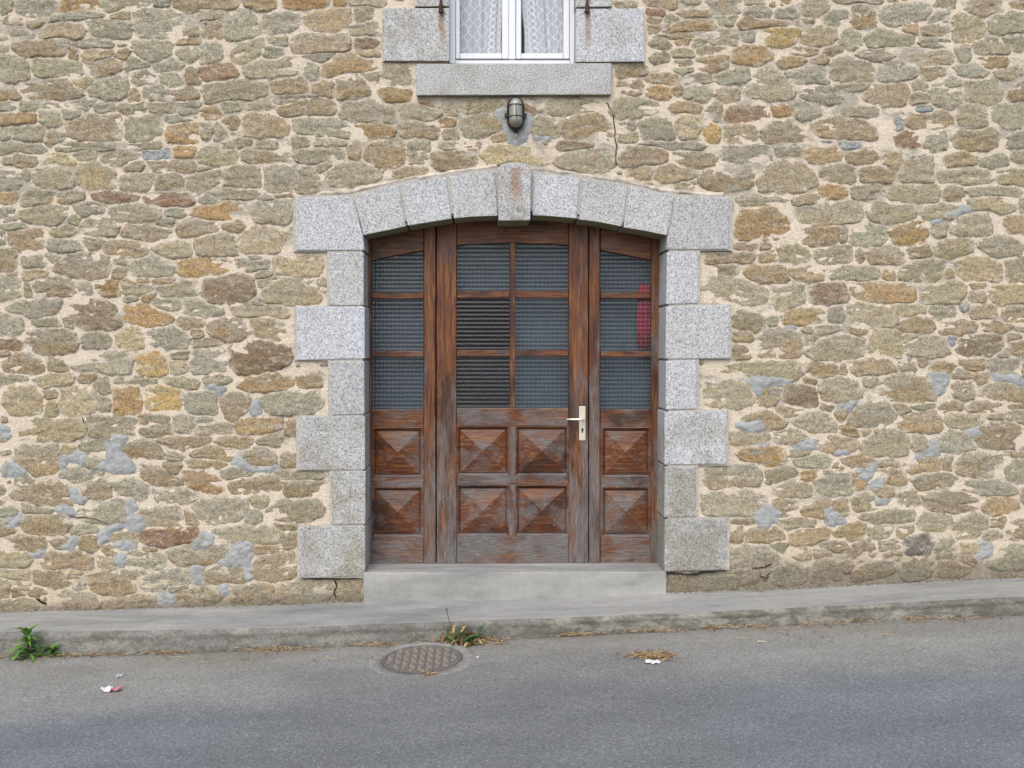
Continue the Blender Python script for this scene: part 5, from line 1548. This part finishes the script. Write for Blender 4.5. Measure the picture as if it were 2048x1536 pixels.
for tz in (0.36, -0.30):
    z = lp.z + hh * tz * 1.05
    arc = [(lp.x + hw * 0.97 * math.cos(a), lp.y - 0.034 - 0.068 * math.sin(a) ** 0.8 if 0 < a < math.pi else lp.y - 0.034, z + 0.006 * math.sin(a)) for a in [math.pi * q / 10 for q in range(11)]]
    add_tube(bm, [(x, (y if isinstance(y, float) else y.real), zz) for x, y, zz in arc], 0.0026, 6)
bm_obj('wire_guard', bm, M['black'], lamp)
bm = bmesh.new()
g0 = Vector((lp.x + 0.003, lp.y - 0.012, lp.z - hh * 0.95))
add_tube(bm, [g0, g0 + Vector((0, 0, -0.012)), g0 + Vector((0, 0, -0.024))], 0.014, 10, r_end=0.008)
bm_obj('cable_gland', bm, M['black'], lamp)
bm = bmesh.new()
add_tube(bm, [g0 + Vector((0, 0, -0.02)), g0 + Vector((0, 0.002, -0.035)), g0 + Vector((0.001, 0.012, -0.050))], 0.005, 8)
bm_obj('cable', bm, M['alu'], lamp, smooth=True)

# ------------------------------------------------------------------ pavement, kerb, road
YK = -0.50
BASE = [(-700, 1238), (0, 1224), (400, 1214), (580, 1209), (727, 1204), (980, 1198), (1330, 1185), (1600, 1176), (2048, 1154), (2700, 1118)]
KTOP = [(-700, 1278), (0, 1264), (400, 1259), (580, 1255), (727, 1250), (980, 1240), (1330, 1227), (1600, 1213), (2048, 1189), (2700, 1152)]
KFOOT = [(-700, 1324), (0, 1311), (400, 1302), (580, 1294), (727, 1287), (980, 1276), (1330, 1257), (1600, 1243), (2048, 1222), (2700, 1188)]


def ip(tab, x):
    return float(np.interp(x, [a for a, _ in tab], [b for _, b in tab]))


st = list(range(-700, 2701, 20))
V, Fc = [], []
rowsP = []
for px in st:
    b = P(px, ip(BASE, px), -0.001)
    k = P(px, ip(KTOP, px), YK)
    k.x = b.x
    row = [Vector((b.x, 0.06, b.z)), b]
    for q in (0.33, 0.66, 0.93):
        row.append(b + (k - b) * q + Vector((0, 0, noise.noise((b.x * 3, q * 4, 1)) * 0.004)))
    k = k + Vector((0, noise.noise((b.x * 9, 2, 5)) * 0.008, noise.noise((b.x * 11, 7, 5)) * 0.004))
    row.append(k)
    rowsP.append(row)
nr = len(rowsP[0])
V = [v for r in rowsP for v in r]
for i in range(len(st) - 1):
    for k in range(nr - 1):
        Fc.append((i * nr + k, i * nr + k + 1, (i + 1) * nr + k + 1, (i + 1) * nr + k))
pav = mesh_obj('pavement', V, Fc, M['concrete'], smooth=True)
tag(pav, kind='structure')
V, Fc = [], []
foot = []
NK = 7
for px, row in zip(st, rowsP):
    k = row[-1]
    f = P(px, ip(KFOOT, px), YK - 0.025)
    f.x = k.x
    foot.append((k.x, f.z))
    for q in range(NK + 1):
        t_ = q / NK
        y = k.y + (f.y - k.y) * t_ ** 0.6 - (0.010 if 0 < q < 3 else 0.0) + (noise.noise((k.x * 14, q * 1.3, 3)) * 0.010 if q else 0)
        V.append((k.x, y, k.z + (f.z - k.z) * t_ - (0.05 if q == NK else 0)))
for i in range(len(st) - 1):
    for q in range(NK):
        a = i * (NK + 1) + q
        Fc.append((a, a + 1, a + NK + 2, a + NK + 1))
kb = mesh_obj('kerb', V, Fc, M['kerb'], smooth=True)
tag(kb, kind='structure')
FX = [a for a, _ in foot]
FZ = [b for _, b in foot]


def road_z(x, y):
    z = float(np.interp(x, FX, FZ))
    # even out the little sags of the gutter further out
    lin = FZ[0] + (FZ[-1] - FZ[0]) * (x - FX[0]) / (FX[-1] - FX[0])
    w = min(1.0, max(0.0, (-y - 0.55) / 2.5))
    return z * (1 - w) + lin * w + 0.02 * w - (0.02 if y > -0.53 else 0)


def R(px, py):
    """Point of the road surface seen at photo pixel (px, py)."""
    d = ray(px, py)
    t = 3.0
    for _ in range(40):
        p = CAM_LOC + d * t
        t += (p.z - road_z(p.x, p.y)) / -d.z * 0.8
    return CAM_LOC + d * t


V, Fc = [], []
rx = np.concatenate([np.linspace(-60, FX[0], 8), np.linspace(FX[0], FX[-1], 90)[1:], np.linspace(FX[-1], 60, 8)[1:]])
ry = np.concatenate([np.linspace(-0.46, -1.3, 15), np.linspace(-1.3, -8, 24)[1:], np.linspace(-8, -60, 8)[1:]])
for x in rx:
    for y in ry:
        xc = min(max(x, FX[0]), FX[-1])
        V.append((x, y, road_z(xc, y) + noise.noise((x * 1.3, y * 1.3, 2)) * 0.006 * (1 if -8 < y < -0.7 else 0)))
n2 = len(ry)
for i in range(len(rx) - 1):
    for k in range(n2 - 1):
        a = i * n2 + k
        Fc.append((a, a + 1, a + n2 + 1, a + n2))
road = mesh_obj('road', V, Fc, M['asphalt'], smooth=True)
tag(road, kind='structure')
ROADTOP = 0.006


def on_road(px, py, up=0.0):
    p = R(px, py)
    return Vector((p.x, p.y, road_z(p.x, p.y) + noise.noise((p.x * 1.3, p.y * 1.3, 2)) * 0.006 + up))


# ------------------------------------------------------------------ manhole cover
mc = on_road(845, 1320)
mhL, mhR = on_road(766, 1320), on_road(923, 1318)
rad = (mhR - mhL).length / 2
slope = (road_z(mc.x + 0.4, mc.y) - road_z(mc.x - 0.4, mc.y)) / 0.8
man = empty('manhole_cover', mc)
tag(man, 'round cast iron manhole cover with raised tread in a cement collar', 'manhole cover')


def disc_pt(r, a, h):
    x, y = mc.x + r * math.cos(a), mc.y + r * math.sin(a)
    return Vector((x, y, mc.z + (x - mc.x) * slope + h))


bm = bmesh.new()
rg = []
N_ = 48
for r, h in ((rad + 0.085, -0.004), (rad + 0.07, 0.007), (rad + 0.006, 0.010), (rad + 0.004, -0.01)):
    rg.append([bm.verts.new(disc_pt(r * (1 + (noise.noise((q * 0.7, r * 9, 1)) * 0.05 if r > rad + 0.05 else 0)), 2 * math.pi * q / N_, h)) for q in range(N_)])
for A, B in zip(rg[:-1], rg[1:]):
    for q in range(N_): bm.faces.new((A[q], A[(q + 1) % N_], B[(q + 1) % N_], B[q]))
bm_obj('cement_collar', bm, M['collar'], man, smooth=True)
bm = bmesh.new()
rg = []
for r, h in ((rad, -0.01), (rad, 0.010), (rad - 0.012, 0.011), (rad - 0.014, 0.007)):
    rg.append([bm.verts.new(disc_pt(r, 2 * math.pi * q / N_, h)) for q in range(N_)])
for A, B in zip(rg[:-1], rg[1:]):
    for q in range(N_): bm.faces.new((A[q], A[(q + 1) % N_], B[(q + 1) % N_], B[q]))
bm.faces.new(rg[-1])
bm_obj('cover_plate', bm, M['castbase'], man)  # plate coloured darker than the tread bars on it
bm = bmesh.new()
g = 0.044
nn = int(rad / g) + 1
for i in range(-nn, nn + 1):
    for j in range(-nn, nn + 1):
        x, y = i * g, j * g
        if math.hypot(x, y) > rad - 0.03: continue
        a = math.pi / 4 if (i + j) % 2 else -math.pi / 4
        ca, sa = math.cos(a), math.sin(a)
        lo_, up_ = [], []
        for (u, v) in ((-0.018, -0.007), (0.018, -0.007), (0.018, 0.007), (-0.018, 0.007)):
            X_, Y_ = x + u * ca - v * sa, y + u * sa + v * ca
            rr_, aa_ = math.hypot(X_, Y_), math.atan2(Y_, X_)
            lo_.append(bm.verts.new(disc_pt(rr_, aa_, 0.004)))
            X_, Y_ = x + (u * ca - v * sa) * 0.8, y + (u * sa + v * ca) * 0.8
            up_.append(bm.verts.new(disc_pt(math.hypot(X_, Y_), math.atan2(Y_, X_), 0.016)))
        bm.faces.new(up_)
        for q in range(4): bm.faces.new((lo_[q], lo_[(q + 1) % 4], up_[(q + 1) % 4], up_[q]))
tr_ = bm_obj('tread_bars', bm, M['cast'], man)
tag(tr_, kind='stuff')


# ------------------------------------------------------------------ plants
def leaf_mesh(base, direction, length, width, droop, teeth=0, roll=0.0):
    d = Vector(direction).normalized()
    side = d.cross(Vector((0, 0, 1)))
    if side.length < 0.05: side = Vector((1, 0, 0))
    side.normalize()
    side = Matrix.Rotation(roll, 3, d) @ side
    up = side.cross(d)
    V, Fc = [], []
    n = 7
    p = Vector(base)
    dirv = d.copy()
    for i in range(n + 1):
        t = i / n
        w = width * 0.5 * (math.sin(math.pi * min(1.0, t * 0.92 + 0.08)) ** 0.8) * (1 - 0.35 * t)
        if teeth and i % 2: w *= 0.60
        V += [p + side * w + up * w * 0.35, p, p - side * w + up * w * 0.35]
        p = p + dirv * (length / n)
        dirv = (dirv + Vector((0, 0, -droop / n))).normalized()
    for i in range(n):
        a = i * 3
        Fc += [(a, a + 1, a + 4, a + 3), (a + 1, a + 2, a + 5, a + 4)]
    return V, Fc


def plant(name, px, py, label, leaves, mats, stem_h, cat='plant', stems=1, spread=0.0):
    b = on_road(px, py)
    root = empty(name, b)
    tag(root, label, cat)
    bm = bmesh.new()
    for s in range(stems):
        add_tube(bm, [b + Vector((0.01 * s, 0, -0.02)), b + Vector((0.008 * s, 0.0, stem_h * 0.5)), b + Vector((0.02 * s - 0.006, 0.004, stem_h))], 0.004, 6, r_end=0.002)
    bm_obj('stem', bm, M['stem'], root)
    for (h, az, el, L, w, dr, tt) in leaves:
        V, Fc = leaf_mesh(b + Vector((random.gauss(0, spread), random.gauss(0, spread * 0.35), h)), (math.cos(az) * math.cos(el), math.sin(az) * math.cos(el), math.sin(el)), L, w, dr, tt, random.uniform(-0.6, 0.6))
        mesh_obj('leaf', V, Fc, M[random.choice(mats)], root, smooth=False)
    return root


lv = []
for i in range(40):
    t = i / 39
    lv.append((0.008 + 0.135 * t, i * 2.4 + random.uniform(-0.5, 0.5), math.radians(8 + 55 * t * t + random.uniform(-10, 22)), random.uniform(0.08, 0.165) * (1.1 - 0.35 * t), random.uniform(0.026, 0.042), random.uniform(0.9, 2.2), 1))
plant('green_weed', 56, 1315, 'bright green leafy weed growing tall at the kerb foot', lv, ['leaf', 'leaf', 'leaf', 'leaf2'], 0.16)
lv = []
for i in range(22):
    lv.append((0.01 + 0.03 * random.random(), i * 2.4, math.radians(random.uniform(10, 70)), random.uniform(0.05, 0.085), random.uniform(0.020, 0.030), 1.2, 1))
plant('small_weed', 104, 1310, 'low dark green weed beside the tall bright one', lv, ['leaf2', 'leaf2', 'leaf'], 0.04)
lv = []
for i in range(84):
    lv.append((0.004 + 0.045 * random.random(), i * 2.4, math.radians(random.uniform(0, 75)), random.uniform(0.045, 0.12), random.uniform(0.014, 0.030), random.uniform(1.2, 2.8), 0))
tuft = plant('withered_weed', 930, 1289, 'withered brown weed clump with one thin bare stalk at the kerb', lv, ['brown', 'brown', 'straw', 'straw', 'leaf2', 'twig'], 0.03, spread=0.055)
bm = bmesh.new()
s0 = on_road(914, 1288, 0.0)
s1 = P(893, 1219, s0.y - 0.01)
add_tube(bm, [s0, s0 + (s1 - s0) * 0.35 + Vector((-0.006, 0, 0)), s0 + (s1 - s0) * 0.7 + Vector((-0.004, 0, 0)), s1], 0.0030, 6, r_end=0.0018)
bmesh.ops.create_uvsphere(bm, u_segments=6, v_segments=5, radius=0.006, matrix=Matrix.Translation(s1))
bm_obj('stalk', bm, M['twig'], tuft)
# dry tuft in the corner of wall and pavement
tb = P(1512, 1182, -0.04)
dt = empty('dry_grass_tuft', tb)
tag(dt, 'dry straw coloured grass tuft at the wall foot near the step', 'dry grass')
for i in range(24):
    a = random.uniform(0, math.pi)
    el = math.radians(random.uniform(8, 60))
    V, Fc = leaf_mesh(tb + Vector((random.uniform(-0.05, 0.05), random.uniform(-0.02, 0.03), -0.005)), (math.cos(a) * math.cos(el), -abs(math.sin(a)) * 0.5 * math.cos(el), math.sin(el)), random.uniform(0.07, 0.15), 0.004, 1.6)
    mesh_obj('blade', V, Fc, M['straw' if i % 3 else 'brown'], dt)


# ------------------------------------------------------------------ dry litter in the gutter (uncountable)
def litter(name, spots, mats_w, kind_label=None):
    for mname, share in mats_w:
        V, Fc = [], []
        for (px, py, sx, sy, n, Lm) in spots:
            for _ in range(int(n * share)):
                p = on_road(px + random.gauss(0, sx), py + random.gauss(0, sy), random.uniform(0.002, 0.010))
                if p.y > YK - 0.025: p.y = YK - 0.03 - random.random() * 0.02
                a = random.gauss(0, 0.6) + (math.pi if random.random() < 0.5 else 0)
                L = random.uniform(0.3, 1.0) * Lm
                w = random.uniform(0.0012, 0.0028) if mname == 'straw' else random.uniform(0.002, 0.0055)
                if mname != 'straw': L = min(L * 0.4, 0.025)
                d = Vector((math.cos(a), math.sin(a) * 0.8, random.uniform(-0.05, 0.25)))
                s = Vector((-d.y, d.x, 0)).normalized() * w
                b = len(V)
                m_ = p + d * L * 0.5 + Vector((0, 0, random.uniform(0, 0.006)))
                e_ = p + d * L + Vector((0, 0, random.uniform(-0.01, 0.0)))
                th = Vector((0, 0, w))
                V += [p - s, p + s, m_ - s, m_ + s, e_, p + th, m_ + th]
                Fc += [(b, b + 1, b + 6, b + 5), (b + 1, b + 3, b + 6), (b + 5, b + 6, b + 2, b), (b + 2, b + 6, b + 4), (b + 6, b + 3, b + 4)]
        if V:
            o = mesh_obj(name, V, Fc, M[mname])
            tag(o, kind='stuff')


gut = [(165, 1311, 60, 2.5, 90, 0.06), (40, 1313, 30, 3, 40, 0.05), (555, 1300, 45, 3, 120, 0.06), (345, 1307, 22, 2.5, 40, 0.05), (745, 1290, 45, 2.5, 60, 0.07), (940, 1283, 34, 4.5, 220, 0.07),
       (1150, 1270, 26, 2, 70, 0.05), (1290, 1263, 40, 1.5, 80, 0.05), (1440, 1255, 45, 2.5, 60, 0.09), (1640, 1247, 90, 4, 50, 0.08), (1850, 1238, 90, 5, 50, 0.09),
       (1300, 1312, 22, 3.5, 260, 0.045), (1325, 1316, 12, 3, 60, 0.05), (1600, 1262, 160, 12, 22, 0.10), (500, 1320, 150, 6, 16, 0.1), (858, 1350, 10, 3, 14, 0.04)]
litter('dry_grass_litter', gut, [('straw', 0.6)])
litter('dead_leaf_litter', gut, [('brown', 0.9)])
V, Fc = [], []
for _ in range(1500):
    px = random.uniform(-40, 2090)
    if 722 < px < 1338: continue
    if random.random() > (0.25 if px < 722 else 0.9): continue
    b = P(px, ip(BASE, px), -0.001)
    y = -abs(random.gauss(0, 0.022)) - 0.002
    c = Vector((b.x, y, b.z + 0.002 - 0.004 * abs(y)))
    r_ = random.uniform(0.002, 0.008)
    b_ = len(V)
    for q in range(5):
        a = 2 * math.pi * q / 5 + random.random()
        V.append(c + Vector((math.cos(a) * r_ * random.uniform(0.6, 1.5), math.sin(a) * r_, -0.004)))
    V.append(c + Vector((0, 0, r_ * random.uniform(0.5, 1.2))))
    for q in range(5): Fc.append((b_ + q, b_ + (q + 1) % 5, b_ + 5))
tag(mesh_obj('soil_crumbs', V, Fc, M['soil']), kind='stuff')


def scrap(name, px, py, w, h, mat, label, cat, crumple=0.4, seed=0, mat2=None):
    """A crumpled scrap: a small wrinkled sheet with thickness, lying on the road."""
    rnd = random.Random(seed)
    c = on_road(px, py, 0.003)
    V, Fc = [], []
    nx, ny = 6, 4
    ang = rnd.uniform(-0.4, 0.4)
    for i in range(nx + 1):
        for j in range(ny + 1):
            u, v = i / nx - 0.5, j / ny - 0.5
            k = 1 - 0.35 * abs(v) * rnd.uniform(0.3, 1.4)
            x, y = u * w * k, v * h * (1 - 0.5 * abs(u))
            z = abs(noise.noise((u * 4 + seed, v * 4, seed * 1.3))) * crumple * h + (abs(u) ** 2) * crumple * h * 0.6
            V.append(c + Vector((x * math.cos(ang) - y * math.sin(ang), x * math.sin(ang) + y * math.cos(ang), z)))
    for i in range(nx):
        for j in range(ny):
            a = i * (ny + 1) + j
            Fc.append((a, a + ny + 1, a + ny + 2, a + 1))
    o = mesh_obj(name, V, Fc, M[mat])
    if mat2:
        o.data.materials.append(M[mat2])
        for q, f in enumerate(o.data.polygons):
            if (q // ny) % nx < 3: f.material_index = 1
    m = o.modifiers.new('thickness', 'SOLIDIFY')
    m.thickness = 0.0012
    tag(o, label, cat)
    return o


scrap('paper_scrap', 1306, 1326, 0.085, 0.060, 'paper', 'crumpled white paper lying by the heap of dry grass', 'paper', 0.4, 3)
scrap('paper_scrap', 239, 1356, 0.028, 0.03, 'paper', 'tiny white paper scrap above the pink wrapper', 'paper', 0.7, 5)
scrap('sweet_wrapper', 222, 1384, 0.10, 0.05, 'pink', 'pink and white sweet wrapper on the bare road', 'wrapper', 0.8, 9, 'paper')
scrap('paper_scrap', 30, 1319, 0.03, 0.03, 'paper', 'small white scrap on the road before the tall weed', 'paper', 0.7, 11)
scrap('paper_scrap', 130, 1306, 0.028, 0.025, 'paper', 'small white scrap between the low weed and pale pebble', 'paper', 0.8, 13)
scrap('paper_scrap', 953, 1316, 0.024, 0.018, 'paper', 'tiny white scrap beside the manhole cover', 'paper', 0.5, 15)
scrap('fallen_leaf', 862, 1349, 0.05, 0.03, 'straw', 'curled tan leaf on the road before the manhole', 'leaf', 0.7, 17)
scrap('fallen_leaf', 345, 1308, 0.05, 0.028, 'brown', 'curled rusty leaf lying alone at the kerb', 'leaf', 0.8, 19)
# cream pebble and cigarette end
bm = bmesh.new()
pc = on_road(196, 1306, 0.012)
bmesh.ops.create_icosphere(bm, subdivisions=2, radius=0.03, matrix=Matrix.Translation(pc) @ Matrix.Diagonal((1.2, 0.7, 0.62, 1)))
for v in bm.verts: v.co += (v.co - pc) * noise.noise(v.co * 35) * 0.4
tag(bm_obj('pebble', bm, M['cream'], smooth=True), 'pale cream stone lying at the kerb foot', 'stone')
bm = bmesh.new()
pc = on_road(1522, 1285, 0.006)
add_tube(bm, [pc + Vector((-0.022, 0.002, 0)), pc + Vector((-0.004, 0.0, 0)), pc + Vector((0.018, -0.004, 0))], 0.0045, 8)
tag(bm_obj('cigarette_end', bm, M['cream'], smooth=True), 'cigarette end lying on the road below the wall tuft', 'cigarette end')
